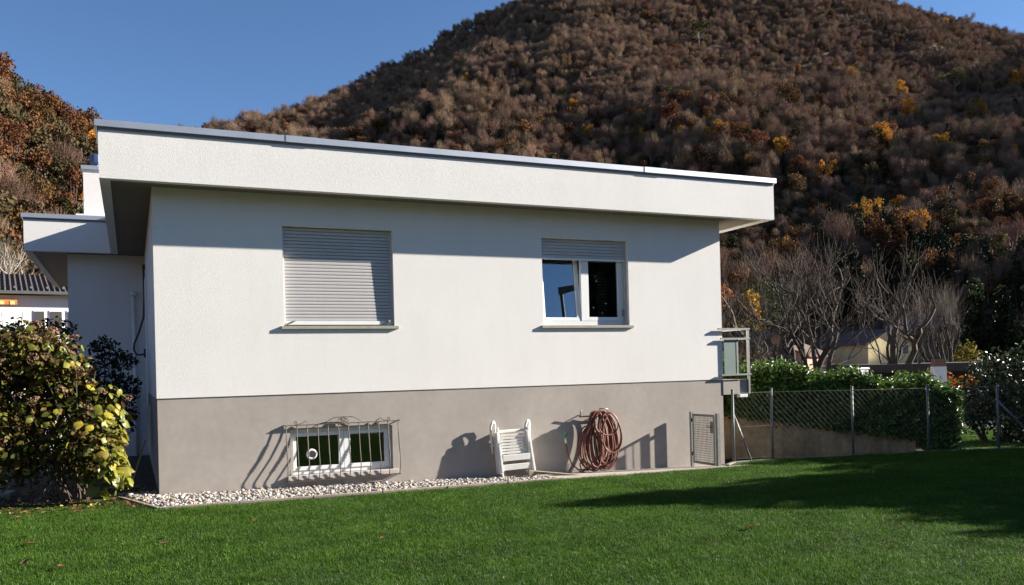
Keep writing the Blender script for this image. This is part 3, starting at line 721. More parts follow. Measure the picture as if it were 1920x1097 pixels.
def bare_tree(name, loc, label, seed, stems, length, rad, maxl=4, up=.15, twig_len=.7, twig_n=10, vert=.5, group=None, bark='bark', twr=.005, short=.72, split=(2,3), size_=1.0):
    rg = random.Random(seed); t = empty(name, loc, 0, label, 'tree', group)
    mb = MB(); tw = []
    for (dx, dy) in stems: grow(mb, Vector((dx*.12,dy*.12,-.2)), Vector((dx,dy,1)), length, rad, 0, maxl, rg, tw, up, split, .5, short)
    mb.build('trunk', M[bark], t, smooth=True)
    P0 = []; D0 = []
    for (p, dd, ln) in tw:
        for _ in range(twig_n):
            P0.append(p+Vector((rg.gauss(0,.1),rg.gauss(0,.1),rg.gauss(0,.1)))*ln); v = dd*.6+Vector((rg.gauss(0,.45),rg.gauss(0,.45),rg.gauss(0,.3)+vert)); D0.append(v.normalized()*twig_len*rg.uniform(.4,1.3))
    P0 = np.array(P0); D0 = np.array(D0); V, F = strips(P0, D0, twr)
    me = np_mesh('twigs', V, F); o = link_mesh('twigs', me, M['twig'], t); o['kind'] = 'stuff'
    t.scale = (size_, size_, size_); return t
def strips(P0, D0, rad):
    """thin 3-sided tapered twigs with one bend"""
    n = len(P0); L_ = np.linalg.norm(D0,axis=1)[:,None]; T_ = D0/L_
    A_ = RNG.normal(size=(n,3)); A_ -= T_*(A_*T_).sum(1)[:,None]; A_ /= np.linalg.norm(A_,axis=1)[:,None]; B_ = np.cross(T_, A_)
    mid = P0+D0*.5+A_*L_*.07; end = P0+D0+B_*L_*.06
    ang = [0, 2*PI/3, 4*PI/3]; rows = []
    for c, k in ((P0,1.),(mid,.75),(end,.3)):
        for a in ang: rows.append(c+(A_*math.cos(a)+B_*math.sin(a))*rad*k)
    V = np.stack(rows,1).reshape(-1,3); b = (np.arange(n)*9)[:,None]; F = []
    for lv in (0,3):
        for k in range(3): F.append(b+np.array([[lv+k,lv+(k+1)%3,lv+3+(k+1)%3,lv+3+k]]))
    return V, np.concatenate(F,1).reshape(-1,4)

# ------------------------------------------------------------------ scattering by geometry nodes (stuff only)
def scatter(name, pts, kinds, rots, scales, protos, label, cat):
    pc_ = bpy.data.collections.new(name+'_sources')               # never linked to the scene
    for k, o in enumerate(protos): pc_.objects.link(o)
    me = bpy.data.meshes.new(name); me.vertices.add(len(pts)); me.vertices.foreach_set('co', np.asarray(pts, np.float32).ravel())
    a = me.attributes.new('pick', 'INT', 'POINT'); a.data.foreach_set('value', np.asarray(kinds, np.int32))
    a = me.attributes.new('turn', 'FLOAT_VECTOR', 'POINT'); a.data.foreach_set('vector', np.asarray(rots, np.float32).ravel())
    a = me.attributes.new('size', 'FLOAT_VECTOR', 'POINT'); a.data.foreach_set('vector', np.asarray(scales, np.float32).ravel())
    o = bpy.data.objects.new(name, me); COL.objects.link(o)
    tag(o, label, cat, kind='stuff')
    g = bpy.data.node_groups.new(name, 'GeometryNodeTree')
    g.interface.new_socket('Geometry', in_out='INPUT', socket_type='NodeSocketGeometry')
    g.interface.new_socket('Geometry', in_out='OUTPUT', socket_type='NodeSocketGeometry')
    N = g.nodes; L = g.links
    i_ = N.new('NodeGroupInput'); o_ = N.new('NodeGroupOutput'); ip = N.new('GeometryNodeInstanceOnPoints'); ci = N.new('GeometryNodeCollectionInfo')
    ci.inputs['Collection'].default_value = pc_; ci.inputs['Separate Children'].default_value = True; ci.inputs['Reset Children'].default_value = True
    def attr(n_, t):
        x = N.new('GeometryNodeInputNamedAttribute'); x.data_type = t; x.inputs['Name'].default_value = n_; return x.outputs[0]
    ip.inputs['Pick Instance'].default_value = True
    L.new(i_.outputs[0], ip.inputs['Points']); L.new(ci.outputs[0], ip.inputs['Instance']); L.new(attr('pick','INT'), ip.inputs['Instance Index'])
    e2r = N.new('FunctionNodeEulerToRotation'); L.new(attr('turn','FLOAT_VECTOR'), e2r.inputs[0]); L.new(e2r.outputs[0], ip.inputs['Rotation'])
    L.new(attr('size','FLOAT_VECTOR'), ip.inputs['Scale']); L.new(ip.outputs[0], o_.inputs[0])
    md = o.modifiers.new('scatter', 'NODES'); md.node_group = g
    return o
def loose(name, me, m_):
    me.materials.append(m_); return bpy.data.objects.new(name, me)

# ------------------------------------------------------------------ lawn grass
M['grass'] = attr_mat('grass_blade', .6, translucent=.35, spec=.12)
def grass_patch(seed, n=300, R=.2):
    rg = np.random.default_rng(seed); rr_ = R*np.sqrt(rg.uniform(0,1,n)); a = rg.uniform(0,2*PI,n)
    base = np.stack([rr_*np.cos(a), rr_*np.sin(a), np.zeros(n)],1)
    h = rg.uniform(.013,.030,n)*np.where(rg.uniform(0,1,n) < .05, 1.4, 1); la = rg.uniform(0,2*PI,n); lean_ = rg.uniform(.1,.95,n)*h
    side = np.stack([-np.sin(la+rg.normal(0,.6,n)), np.cos(la+rg.normal(0,.6,n)), np.zeros(n)],1)*rg.uniform(.0013,.0026,n)[:,None]
    tip = base+np.stack([np.cos(la)*lean_, np.sin(la)*lean_, h],1)
    mid = base+np.stack([np.cos(la)*lean_*.35, np.sin(la)*lean_*.35, h*.6],1)
    V = np.stack([base-side, base+side, mid+side*.9, mid-side*.9, tip+side*.15, tip-side*.15],1).reshape(-1,3)
    b = (np.arange(n)*6)[:,None]; F = np.concatenate([b+np.array([[0,1,2,3]]), b+np.array([[3,2,4,5]])],1).reshape(-1,4)
    me = np_mesh('grass_tuft', V, F)
    pal = np.array([(.054,.122,.012),(.072,.142,.016),(.040,.102,.010),(.105,.145,.024),(.28,.29,.15)]); w_ = [.35,.28,.25,.10,.02]  # rare palest tone puts dew and clover glints into the blade colour
    cols = pal[rg.choice(5, n, p=w_)]*rg.uniform(.75,1.25,(n,1)); set_tone(me, cols, 6); return me
# light and dark drifts in the lawn: tone multiplied by a slow noise of the instance's place
N = M['grass'].node_tree.nodes; L = M['grass'].node_tree.links
geo = N.new('ShaderNodeNewGeometry'); nz = N.new('ShaderNodeTexNoise'); nz.inputs['Scale'].default_value = 1.7; nz.inputs['Detail'].default_value = 6; nz.inputs['Roughness'].default_value = .7
L.new(geo.outputs['Position'], nz.inputs['Vector'])
mr = N.new('ShaderNodeMapRange'); mr.inputs['From Min'].default_value = .3; mr.inputs['From Max'].default_value = .7; mr.inputs['To Min'].default_value = .62; mr.inputs['To Max'].default_value = 1.3
L.new(nz.outputs['Fac'], mr.inputs['Value']); hv = N.new('ShaderNodeHueSaturation'); L.new(mr.outputs[0], hv.inputs['Value'])
vc = [x for x in N if x.type == 'VERTEX_COLOR'][0]; L.new(vc.outputs[0], hv.inputs['Color'])
for x in N:
    if x.type == 'BSDF_PRINCIPLED': L.new(hv.outputs[0], x.inputs['Base Color'])
    if x.type == 'BSDF_TRANSLUCENT': L.new(hv.outputs[0], x.inputs['Color'])
st = .165
gx, gy = np.meshgrid(np.arange(-5, 17.5, st), np.arange(-10.5, .6, st)); gx = gx.ravel()+RNG.uniform(-.07,.07,gx.size); gy = gy.ravel()+RNG.uniform(-.07,.07,gy.size)
LIN = [(-22,-22),(24,-22),(24,-2.9),(15.08,-1.5),(13.61,-1.14),(11.85,-.98),(10.24,-.82),(9.36,-.86),(9.05,-1.3),(8.9,-1.36),(5.7,-1.37),(-.06,-1.40),(-.70,.26),(-1.2,.0),(-3,.1),(-22,.4)]
bear = np.degrees(np.arctan2(gx+.32, gy+12.75))
k = in_poly(gx, gy, LIN) & (bear > -14) & (bear < 64) & ~((gy > -.75) & (gx < -.7) & (RNG.uniform(0,1,len(gx)) < .55))
gx, gy = gx[k], gy[k]
nx = RNG.uniform(14.7,21,900); ny = RNG.uniform(-1.2,4.5,900); kk = in_poly(nx, ny, [(14.55,1.2),(15.1,-1.4),(21,-2.4),(21,4.5),(14.55,4.5)]); nx, ny = nx[kk], ny[kk]
gz_ = np.concatenate([lawn_z(gx), np.full(len(nx),-.335)]); gx = np.concatenate([gx,nx]); gy = np.concatenate([gy,ny]); n = len(gx)
sc_ = RNG.uniform(.85,1.15,n); hs = (.8+.5*vnoise(gx,gy,.9,5))*RNG.uniform(.85,1.2,n)
scatter('grass', np.stack([gx,gy,gz_-.002],1), RNG.integers(0,4,n), np.stack([np.zeros(n),np.full(n,.01),RNG.uniform(0,2*PI,n)],1), np.stack([sc_,sc_,hs],1),
        [loose('grass_tuft', grass_patch(40+q), M['grass']) for q in range(4)], 'short mown lawn grass in front of the house', 'grass')

# fallen leaves: each a thing
def leaf_mesh(name, s, curl, seed):
    rg = random.Random(seed); V = []; F = []
    prof = [(-.5,.0),(-.3,.26),(0,.36),(.28,.24),(.5,0)]
    for t, w_ in prof:
        z = curl*(t*t)*s*1.2+rg.uniform(0,.03)*s
        V += [(t*s, w_*s, z+curl*w_*s*.9), (t*s, 0, z), (t*s, -w_*s, z+curl*w_*s*.9)]
    for k in range(4):
        b = k*3; F += [(b,b+1,b+4,b+3),(b+1,b+2,b+5,b+4)]
    me = bpy.data.meshes.new(name); me.from_pydata(V, [], F); me.update(); return me
DRY = [mat('dry_leaf_'+n_, c, .75, var=(30,.3), translucent=.2) for n_, c in (('brown',(.16,.075,.035)),('rust',(.24,.10,.045)),('tan',(.42,.30,.15)),('yellow',(.50,.36,.07)))]
lms = []
for q in range(4):
    me = leaf_mesh('fallen_leaf', .085, .35+.1*q, q); me.materials.append(DRY[q]); lms.append(me)
spots = [(-1.05,-.35,2,1.5),(-.62,-.32,2,2.1),(-.42,-.95,0,.9),(.42,-2.2,0,.9),(-1.35,-2.75,0,1.1),(-1.25,-3.2,0,1.5),(-1.72,-2.2,1,.9),(-1.5,-3.55,0,1.5),(-1.95,-3.0,1,1.1),(-.1,-3.6,0,1.3),(-.05,-3.85,0,1.3),(-1.2,-4.15,0,1.4),(-.9,-4.5,1,1.0),(3.1,-3.3,0,.8),(5.35,-5.9,0,1.5),(5.5,-5.85,1,.9),(1.9,-4.6,1,.7),(-1.55,-1.3,1,1.1),(-1.15,-1.4,0,1.0),(-.95,-1.15,1,1.2),(-.7,-1.35,0,.8),(-1.3,-1.05,2,1.1),(-1.62,-1.0,0,1.2),(-1.05,-.8,1,1.2),(-.8,-.7,3,1.0),(-1.4,-.65,0,1.2),(-1.7,-.55,1,1.0),(-.3,-.5,3,1.0),(-.55,-.15,0,1.1),(6.6,-6.6,0,.8),(.9,-2.9,1,.6)]
for q, (x, y, c, s) in enumerate(spots):
    o = bpy.data.objects.new('fallen_leaf', lms[c]); COL.objects.link(o); o.location = (x, y, lawn_z(x)+.035); o.scale = (s,s,s)
    o.rotation_euler = (random.uniform(-.3,.3), random.uniform(-.3,.3), random.uniform(0,6.3))
    lb = {0:'small brown dry leaf lying in the lawn grass',1:'small rust coloured leaf lying in the lawn grass',2:'pale tan leaf lying in the lawn grass',3:'small yellow leaf in the grass by the bush'}[c]
    if q == 1: lb = 'largest pale curled leaf on the grass by the gravel corner'
    if q == 14: lb = 'brown crumpled leaf alone in the lawn near the large shadow'
    if y > -1.6 and x < -.2 and c in (0,1): lb = lb.replace('lying in the lawn grass', 'lying on the grass beside the hydrangea')
    elif c in (0,1): lb = lb.replace('lying in the lawn grass', 'lying on the open lawn')
    tag(o, lb, 'leaf', 'fallen leaves on the lawn')
n = 700; lx = RNG.uniform(-2.6,-.15,n); ly = RNG.uniform(-.9,1.6,n)-.25*(lx+1.3); C = np.stack([lx,ly,lawn_z(lx)+RNG.uniform(.0,.035,n)],1)
V, F = leaf_cloud(C, np.tile([0,0,1.],(n,1)), .07, .6, spread=.35); me = np_mesh('leaf_litter', V, F)
set_tone(me, pick([(.16,.08,.04),(.24,.12,.05),(.38,.27,.13),(.42,.32,.08)], [4,3,2,1.2], n), 6)
tag(link_mesh('leaf_litter', me, LEAF), 'brown and yellow leaf litter under the big hydrangea', 'leaf litter', kind='stuff')

# ------------------------------------------------------------------ hydrangea and other shrubs by the house
hy = empty('hydrangea_bush', (-1.25,.15,-.02), 0, 'large hydrangea bush with yellow-green leaves and dried flower heads', 'bush')
HB = [(-.35,-.1,2.0,.55,.42,.40),(.02,-.05,1.85,.40,.36,.42),(-.85,-.05,1.75,.45,.4,.6),(.0,.05,.95,.72,.55,.72),(.45,-.32,.72,.42,.34,.52),(.55,.0,1.15,.36,.34,.42),(-.45,.25,1.45,.62,.5,.55),(.05,.3,1.65,.5,.45,.42),(-.6,-.1,.8,.5,.45,.6)]
foliage('leaves', HB, 6800, .085, [(.085,.095,.016),(.13,.12,.02),(.05,.058,.014),(.12,.068,.025),(.17,.12,.03)], [3,2.2,2.8,3.2,1.2], hy, .3, .7, spread=.9)
st_ = MB(); rg = random.Random(5)
for k in range(26):
    a = rg.uniform(0,6.3); q = Vector((rg.uniform(-.35,.4), rg.uniform(-.2,.3), 0)); e_ = Vector((rg.uniform(-.75,.75), rg.uniform(-.4,.5), rg.uniform(.9,1.9)))
    st_.tube([q, q.lerp(e_,.5)+Vector((rg.gauss(0,.05),rg.gauss(0,.05),.1)), e_], [.011,.008,.005], 5, cap=False)
st_.build('stems', M['twig'], hy)
def big_leaf(seed, s=.16):
    rg = random.Random(seed); V = []; F = []
    prof = [(-.52,.03),(-.42,.22),(-.2,.37),(.05,.38),(.28,.25),(.42,.11),(.54,.0)]
    dr = rg.uniform(.25,.7)
    for t, w_ in prof:
        w_ *= rg.uniform(.9,1.08); z = -dr*(t+.5)**2*s*.5
        V += [(t*s, w_*s, z-.12*s*rg.uniform(.2,1)), (t*s, 0, z), (t*s, -w_*s, z-.12*s*rg.uniform(.2,1))]
    for k in range(len(prof)-1):
        b = k*3; F += [(b,b+1,b+4,b+3),(b+1,b+2,b+5,b+4)]
    V += [(-.52*s,.006*s,0),(-.52*s,-.006*s,0),(-.85*s,0,-.08*s)]; b = len(V)-3; F.append((b,b+1,b+2))
    me = bpy.data.meshes.new('leaf'); me.from_pydata(V, [], F); me.polygons.foreach_set('use_smooth',[True]*len(F)); me.update(); return me
BL = [mat('hydrangea_leaf_'+n_, c, .45, var=(14,.22), objrand=.28, translucent=.32) for n_, c in (('lime',(.20,.20,.022)),('yellow',(.31,.25,.028)),('green',(.12,.17,.02)),('brown',(.20,.12,.035)))]
blm = []
for q in range(8):
    me = big_leaf(q); me.materials.append(BL[[0,0,1,0,2,1,2,3][q]]); blm.append(me)
def stick_leaves(n, blobs, par, s0, s1, wts, toward=Vector((.55,-.75,.35))):
    for k in range(n):
        b = random.choice(blobs); dv = (Vector((random.gauss(0,1),random.gauss(0,1),random.gauss(0,.9))).normalized()+toward*.75).normalized()
        p = Vector(b[:3])+Vector((dv.x*b[3],dv.y*b[4],dv.z*b[5]))*random.uniform(.9,1.12)
        o = bpy.data.objects.new('leaf', random.choices(blm, wts)[0]); COL.objects.link(o); o.parent = par; o.location = p
        nrm = (dv*.7+Vector((random.gauss(0,.4),random.gauss(0,.4),random.gauss(0,.4)+.5))).normalized()
        tn = Vector((dv.x+random.gauss(0,.5), dv.y+random.gauss(0,.5), -.6+random.gauss(0,.4))); tn = (tn-nrm*tn.dot(nrm)).normalized()
        m_ = Matrix((tn, nrm.cross(tn), nrm)).transposed(); o.rotation_euler = m_.to_euler(); s = random.uniform(s0,s1); o.scale = (s,s,s)
stick_leaves(150, [HB[4],HB[5],(.55,-.35,.5,.3,.28,.42)], hy, .5, 1.05, [3,3,3,3,1,2,.5,.6])
stick_leaves(90, [HB[0],HB[1],HB[3],HB[7]], hy, .35, .7, [2,2,2,2,2,2,2,3])
stick_leaves(40, [(.62,-.42,.32,.26,.2,.25)], hy, .9, 1.35, [3,3,2,3,1,1,.5,.2])
# dried flower heads
FHM = mat('dried_floret', (.25,.14,.085), .8, objrand=.3, translucent=.25)
fhm = []
for q in range(3):
    n = 60; dv = RNG.normal(size=(n,3)); dv[:,2] = np.abs(dv[:,2])*.8; dv /= np.linalg.norm(dv,axis=1)[:,None]
    V, F = leaf_cloud(dv*np.array([.075,.075,.05]), dv, .026, .9, spread=.5); me = np_mesh('flower_head', V, F); me.materials.append(FHM); fhm.append(me)
for k in range(64):
    b = random.choice([HB[0],HB[0],HB[1],HB[2],HB[3],HB[5],HB[6],HB[7]]); dv = (Vector((random.gauss(0,1),random.gauss(0,1)-.8,random.gauss(.5,.8)))).normalized()
    o = bpy.data.objects.new('flower_head', random.choice(fhm)); COL.objects.link(o); o.parent = hy
    o.location = Vector(b[:3])+Vector((dv.x*b[3],dv.y*b[4],dv.z*b[5]))*random.uniform(.95,1.12); o.rotation_euler = (random.gauss(0,.5),random.gauss(0,.5),random.uniform(0,6)); s = random.uniform(.6,1.1); o.scale = (s,s,s)

ds = empty('evergreen_shrub', (-.75,4.3,-.05), 0, 'dark evergreen shrub in the shade between hydrangea and house wall', 'shrub')
DB = [(.0,.2,2.25,.28,.3,.22),(.3,.3,2.0,.26,.3,.2),(-.1,.0,1.7,.42,.4,.4),(.33,-.3,1.5,.30,.3,.3),(.15,.0,1.0,.4,.4,.5),(-.3,.2,1.1,.5,.4,.6),(.3,-1.6,1.02,.22,.2,.1)]
foliage('leaves', DB, 2600, .085, [(.012,.022,.010),(.02,.032,.012),(.03,.03,.012)], [3,2,1], ds, .4, .5, GLOSS)
m_ = MB()
for b in DB: m_.tube([(0,0,-.1),(b[0]*.4,b[1]*.4,b[2]*.5),(b[0],b[1],b[2])], [.03,.02,.008], 5, cap=False)
m_.build('stems', M['bark'], ds)
rs_ = empty('rose_shrub', (-2.0,2.9,-.05), 0, 'loose shrub with small reddish leaves before the tiled house', 'shrub')
RBv = [(.0,.0,2.2,.6,.5,.5),(.55,.2,2.35,.4,.4,.4),(.25,.1,1.6,.7,.5,.7),(-.4,.1,2.0,.5,.5,.6),(.1,0,.9,.6,.5,.7),(.7,.1,1.0,.7,.5,.8)]
foliage('leaves', RBv, 5600, .08, [(.06,.07,.02),(.10,.07,.03),(.17,.09,.06),(.30,.20,.15)], [4,3,2,.7], rs_, .3, .6)
m_ = MB()
for k in range(22):
    e_ = Vector((random.uniform(-.6,.9),random.uniform(-.3,.4),random.uniform(1.8,2.85))); m_.tube([(0,0,-.1),e_*.5+Vector((random.gauss(0,.1),0,.1)),e_],[.014,.009,.004],5,cap=False)
m_.build('stems', M['twig'], rs_)
m_ = MB(); m_.tube([(-.42,.32,-.1),(-.15,.62,.72)], .011, 6); tag(m_.build('stake', mat('bamboo', (.36,.30,.12), .6, var=(9,.2)), None, smooth=True), 'thin bamboo stake leaning in the dark gap by the house corner', 'stake')
sl_ = empty('stepping_stones', (0,0,0)); tag(sl_, kind='structure')
for (x, y, a_) in ((-2.35,.75,.2),(-2.2,1.35,-.1),(-2.5,.2,.4)):
    m_ = MB(); c_, s_ = math.cos(a_), math.sin(a_); m_.bar((x-.3*c_,y-.3*s_,.0),(x+.3*c_,y+.3*s_,.0),.36,.09); m_.build('stepping_stone', M['concrete'], sl_, bevel=.01)

# ------------------------------------------------------------------ laurel hedge on the retaining wall
hg = empty('laurel_hedge', (0,0,0), 0, 'dense clipped laurel hedge with sunlit glossy top behind the wire fence', 'hedge')
nL = 30000; f = RNG.uniform(0,1,nL)
HA, HBq = A0+nn*.0, Vector((14.65,-.95,0))
lump = 1+.0*f
def hedge_top(f, x_=0): return 1.60-.66*f+.09*np.sin(f*23)+.06*np.sin(f*51+1)+.05*np.sin(f*97)
def hedge_bot(f): return np.where(f < .86, .72-.64*np.clip(f/.82,0,1), -.3)
top, bot = hedge_top(f), hedge_bot(f)
region = RNG.uniform(0,1,nL)
dpt = np.where(region < .40, RNG.uniform(0,1.15,nL), np.abs(RNG.normal(0,.07,nL)))
zz = np.where(region < .40, top-np.abs(RNG.normal(0,.10,nL)), bot+(top-bot)*RNG.uniform(0,1,nL))
bul = .10+.16*np.clip((zz-bot)/(top-bot),0,1)**1.3 - .22*np.clip((zz-top+.14)/.14,0,1)**2
px_ = HA.x+(HBq.x-HA.x)*f; py_ = HA.y+(HBq.y-HA.y)*f
C = np.stack([px_+nn.x*(bul-dpt)+RNG.normal(0,.03,nL), py_+nn.y*(bul-dpt)+RNG.normal(0,.03,nL), zz+RNG.normal(0,.05,nL)],1)
Nn = np.where((region < .40)[:,None], np.array([[nn.x*.3,nn.y*.3,1.]]), np.array([[nn.x,nn.y,.25]]))
ns = 1500; fs = RNG.uniform(0,1,ns); ds_ = RNG.uniform(-.22,1.05,ns); hs_ = RNG.uniform(.06,.30,ns); tl_ = RNG.normal(0,.25,(ns,2)); K = 7   # upright young shoots along the top
tq = np.tile(np.linspace(0,1,K),ns); rp = lambda a: np.repeat(a,K,0)
Cs = np.stack([rp(HA.x+(HBq.x-HA.x)*fs-nn.x*ds_)+rp(tl_[:,0])*tq*rp(hs_), rp(HA.y+(HBq.y-HA.y)*fs-nn.y*ds_)+rp(tl_[:,1])*tq*rp(hs_), rp(hedge_top(fs)-.10)+tq*rp(hs_)],1)+RNG.normal(0,.025,(ns*K,3))
C = np.concatenate([C,Cs]); Nn = np.concatenate([Nn, np.tile([.45,-.25,.5],(ns*K,1))]); nL = len(C)
V, F = leaf_cloud(C, Nn, .10, .42, spread=.6); me = np_mesh('leaves', V, F); set_tone(me, pick([(.065,.125,.016),(.085,.155,.02),(.045,.09,.012),(.14,.19,.035)],[3,3,2,1.3],nL), 6)
o = link_mesh('leaves', me, GLOSS, hg); o['kind'] = 'stuff'
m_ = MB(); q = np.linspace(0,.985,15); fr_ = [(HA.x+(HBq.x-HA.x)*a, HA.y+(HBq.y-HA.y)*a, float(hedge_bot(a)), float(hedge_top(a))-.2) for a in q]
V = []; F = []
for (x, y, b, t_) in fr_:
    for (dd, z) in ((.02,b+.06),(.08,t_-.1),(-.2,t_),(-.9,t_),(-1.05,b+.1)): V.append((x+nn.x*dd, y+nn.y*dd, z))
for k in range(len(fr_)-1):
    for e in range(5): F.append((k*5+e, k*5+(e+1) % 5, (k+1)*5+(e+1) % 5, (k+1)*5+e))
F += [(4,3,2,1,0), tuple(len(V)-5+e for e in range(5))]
m_.add(V, F); m_.build('shade_core', mat('hedge_shade', (.018,.02,.01), .95, bump=(14,1,.05)), hg)  # solid dark core paints the shade between the leaves

# ------------------------------------------------------------------ tall shrubs on the right boundary (they shade the lawn)
DK = [(.018,.034,.010),(.028,.046,.013),(.042,.055,.016),(.08,.07,.022)]
def boundary_shrub(name, loc, blobs, n, label, size=.13, wts=(3,3,2,1)):
    t = empty(name, loc, 0, label, 'shrub', 'tall shrubs along the right garden boundary')
    foliage('leaves', blobs, n, size, DK, wts, t, .3, .5, GLOSS)
    m_ = MB()
    for b in blobs:
        for k in range(3): m_.tube([(b[0]*.3,b[1]*.3,-.3),(b[0]*.7+random.gauss(0,.1),b[1]*.7+random.gauss(0,.1),b[2]*.5),(b[0]+random.gauss(0,.2),b[1]+random.gauss(0,.2),b[2]+b[5]*.4)],[.05,.03,.01],5,cap=False)
    m_.build('stems', M['bark'], t); return t
boundary_shrub('laurel_shrub', (17.8,.5,-.3), [(.2,.0,1.35,.95,.8,.8),(1.2,-.3,1.6,.9,.8,.8),(-.55,.2,.75,.6,.6,.6),(.3,-.4,.5,1.0,.7,.7),(1.4,-.5,.6,.9,.8,.9),(.0,-2.0,.9,.7,.7,1.2)], 6600, 'tall dark laurel shrub with sunlit top behind the fence corner', .12)
boundary_shrub('laurel_shrub', (17.6,-3.4,-.3), [(0,.1,1.6,.9,1.2,1.5),(.1,-.9,2.4,.8,.8,1.1),(.1,1.0,1.9,.8,.5,1.5),(0,.4,2.2,.8,.7,1.3),(0,-.6,1.2,.8,1.2,1.1)], 14000, 'laurel shrub on the garden boundary beyond the fence corner')
boundary_shrub('laurel_tree', (17.6,-6.25,-.3), [(0,.1,3.2,1.0,.85,2.0),(0,-.2,4.6,.8,.55,.9),(.1,-.9,3.0,.9,.9,2.0),(0,.9,2.6,.8,.8,1.7),(0,-.3,1.2,.8,1.5,1.2)], 21000, 'tallest laurel beside the lawn that throws the pointed shadow', .16)
boundary_shrub('laurel_shrub', (17.6,-8.6,-.3), [(0,0,2.4,1.0,1.1,2.0),(.1,-.5,3.2,.8,.8,1.1),(0,.6,2.8,.9,.9,1.5),(0,-.9,2.6,.8,.55,1.9),(0,0,1.0,.9,1.3,1.1)], 19000, 'broad laurel shrub beside the lawn near the camera', .16)

# ------------------------------------------------------------------ trees seen over the hedge
bare_tree('bare_tree', (24.6,11.2,-1.4), 'bare spreading fruit tree with crooked limbs behind the hedge, right of the two', 4, [(.35,-.2),(-.5,.2),(1.1,.2),(-.05,.1)], 1.9, .16, 4, .13, .65, 4, .5, None, 'bark', .0036, .76, (1,2), 1.36)
bare_tree('bare_tree', (23.0,12.6,-1.4), 'bare spreading fruit tree behind the hedge, nearer the house', 9, [(.1,.1),(-.9,.3),(.6,-.2),(-1.5,.1)], 1.9, .15, 4, .13, .65, 4, .5, None, 'bark', .0036, .76, (1,2), 1.36)
bare_tree('bare_tree', (38.8,19,-1.3), 'upright bare tree with broom-like pale branches by the white house', 15, [(.1,0),(-.15,.1),(.2,-.1),(-.05,-.2)], 2.2, .13, 3, .6, 1.5, 7, 1.3, None, 'bark', .007, .72, (1,3))
bare_tree('birch_tree', (-7.3,46,5), 'pale leafless birch above the tiled roof', 21, [(.12,0),(-.12,.1)], 2.0, .10, 3, .4, .8, 3, .6, None, 'birch', .008)
def leafy_tree(name, loc, label, blobs, n, size, pal, wts, group=None, m_=None, trunk=.12, cat='tree', shell=.35, aspect=.6):
    t = empty(name, loc, 0, label, cat, group); k = MB(); top = max(b[2] for b in blobs)
    k.tube([(0,0,-.5),(.05,.02,top*.4),(0,.05,top)],[trunk,trunk*.75,trunk*.25],7,cap=False)
    for b in blobs: k.tube([(0,0,top*.3),(b[0]*.5,b[1]*.5,(top*.3+b[2])*.5+.1),(b[0],b[1],b[2])],[trunk*.5,trunk*.35,trunk*.12],5,cap=False)
    k.build('trunk', M['bark'], t, smooth=True); foliage('crown', blobs, n, size, pal, wts, t, shell, aspect, m_, 1.0, 'stuff'); return t
OR = [(.40,.13,.02),(.32,.10,.02),(.22,.08,.02)]; YE = [(.48,.27,.02),(.38,.22,.02),(.28,.17,.02)]; OL = [(.12,.11,.02),(.09,.085,.02),(.16,.13,.02)]; GR = [(.03,.05,.015),(.045,.06,.018),(.06,.07,.02)]; DKG = [(.016,.028,.012),(.022,.034,.014),(.03,.04,.016)]
leafy_tree('autumn_tree', (43.6,43.8,-1), 'orange autumn tree just right of the white wall', [(0,0,7.6,1.5,1.5,1.8),(-.8,0,5.8,1.4,1.4,1.6),(.9,.3,6.3,1.2,1.2,1.3)], 1900, .30, OR, [3,2,2])
leafy_tree('autumn_tree', (46.0,42.6,-1), 'golden yellow slender tree between orange and green trees', [(0,0,7.4,.9,.9,1.3),(.3,0,5.6,.9,.9,1.3),(-.2,0,4.2,.7,.7,.9)], 1500, .28, YE, [3,2,1])
leafy_tree('autumn_tree', (44.8,42.0,-1), 'olive green tree half hidden below the yellow one', [(0,0,4.6,1.6,1.4,1.7),(.9,0,3.6,1.2,1,1.4)], 1800, .26, OL, [2,2,1])
leafy_tree('autumn_tree', (48.2,43.5,-1), 'large dark green tree behind the golden one', [(0,0,7.5,2.2,2,2.3),(1.4,0,6,1.6,1.6,2.0),(-1.5,0,6.4,1.5,1.5,1.8)], 2600, .30, GR, [3,2,2])
for (x, y, h, lb) in ((33.2,27,4.3,'narrow dark cypress left of the pink house'),(34.4,26.4,3.2,'shorter dark cypress right of the pink house wall'),(31.2,28.3,5.2,'tall narrow conifer close to the house edge')):
    leafy_tree('cypress', (x,y,-1.2), lb, [(0,0,h*.35,.45,.45,h*.35),(0,0,h*.62,.36,.36,h*.38)], 1500, .14, DKG, [2,2,2], 'cypresses near the pink house', None, .08, 'tree', .5)
leafy_tree('yellow_shrub', (35.7,15,-1.3), 'round yellowing shrub right of the broom-like bare tree', [(0,0,2.6,.75,.7,1.2),(.3,.2,2.0,.7,.7,1.2),(-.3,0,1.8,.6,.6,1.2)], 1800, .16, [(.20,.15,.02),(.14,.12,.02),(.08,.08,.02)], [2,2,1], None, None, .06, 'shrub')
for k, (x, y, h) in enumerate([(63.3,35.5,9),(65.5,34.6,8.2),(150,113,15),(68,33.5,9.2),(139,124,14),(70.5,31.5,10)]):
    bl = [(0,0,h*(.25+.16*q),2.0*(1-.16*q),2.0*(1-.16*q),h*.16) for q in range(5)]
    leafy_tree('conifer', (x,y,-1), ['dark conifer standing left of its pair beyond the bungalow','dark conifer standing right of its pair beyond the bungalow','dark conifer rising behind the roof of the pale house','dark conifer near the right picture edge','dark conifer at the slope foot left of the pale house','tall dark conifer before the pale house at the picture edge'][k], bl, 1700, .42, DKG+[(.05,.05,.015)], [3,3,2,1], 'dark conifers beyond the bungalow', None, .2)
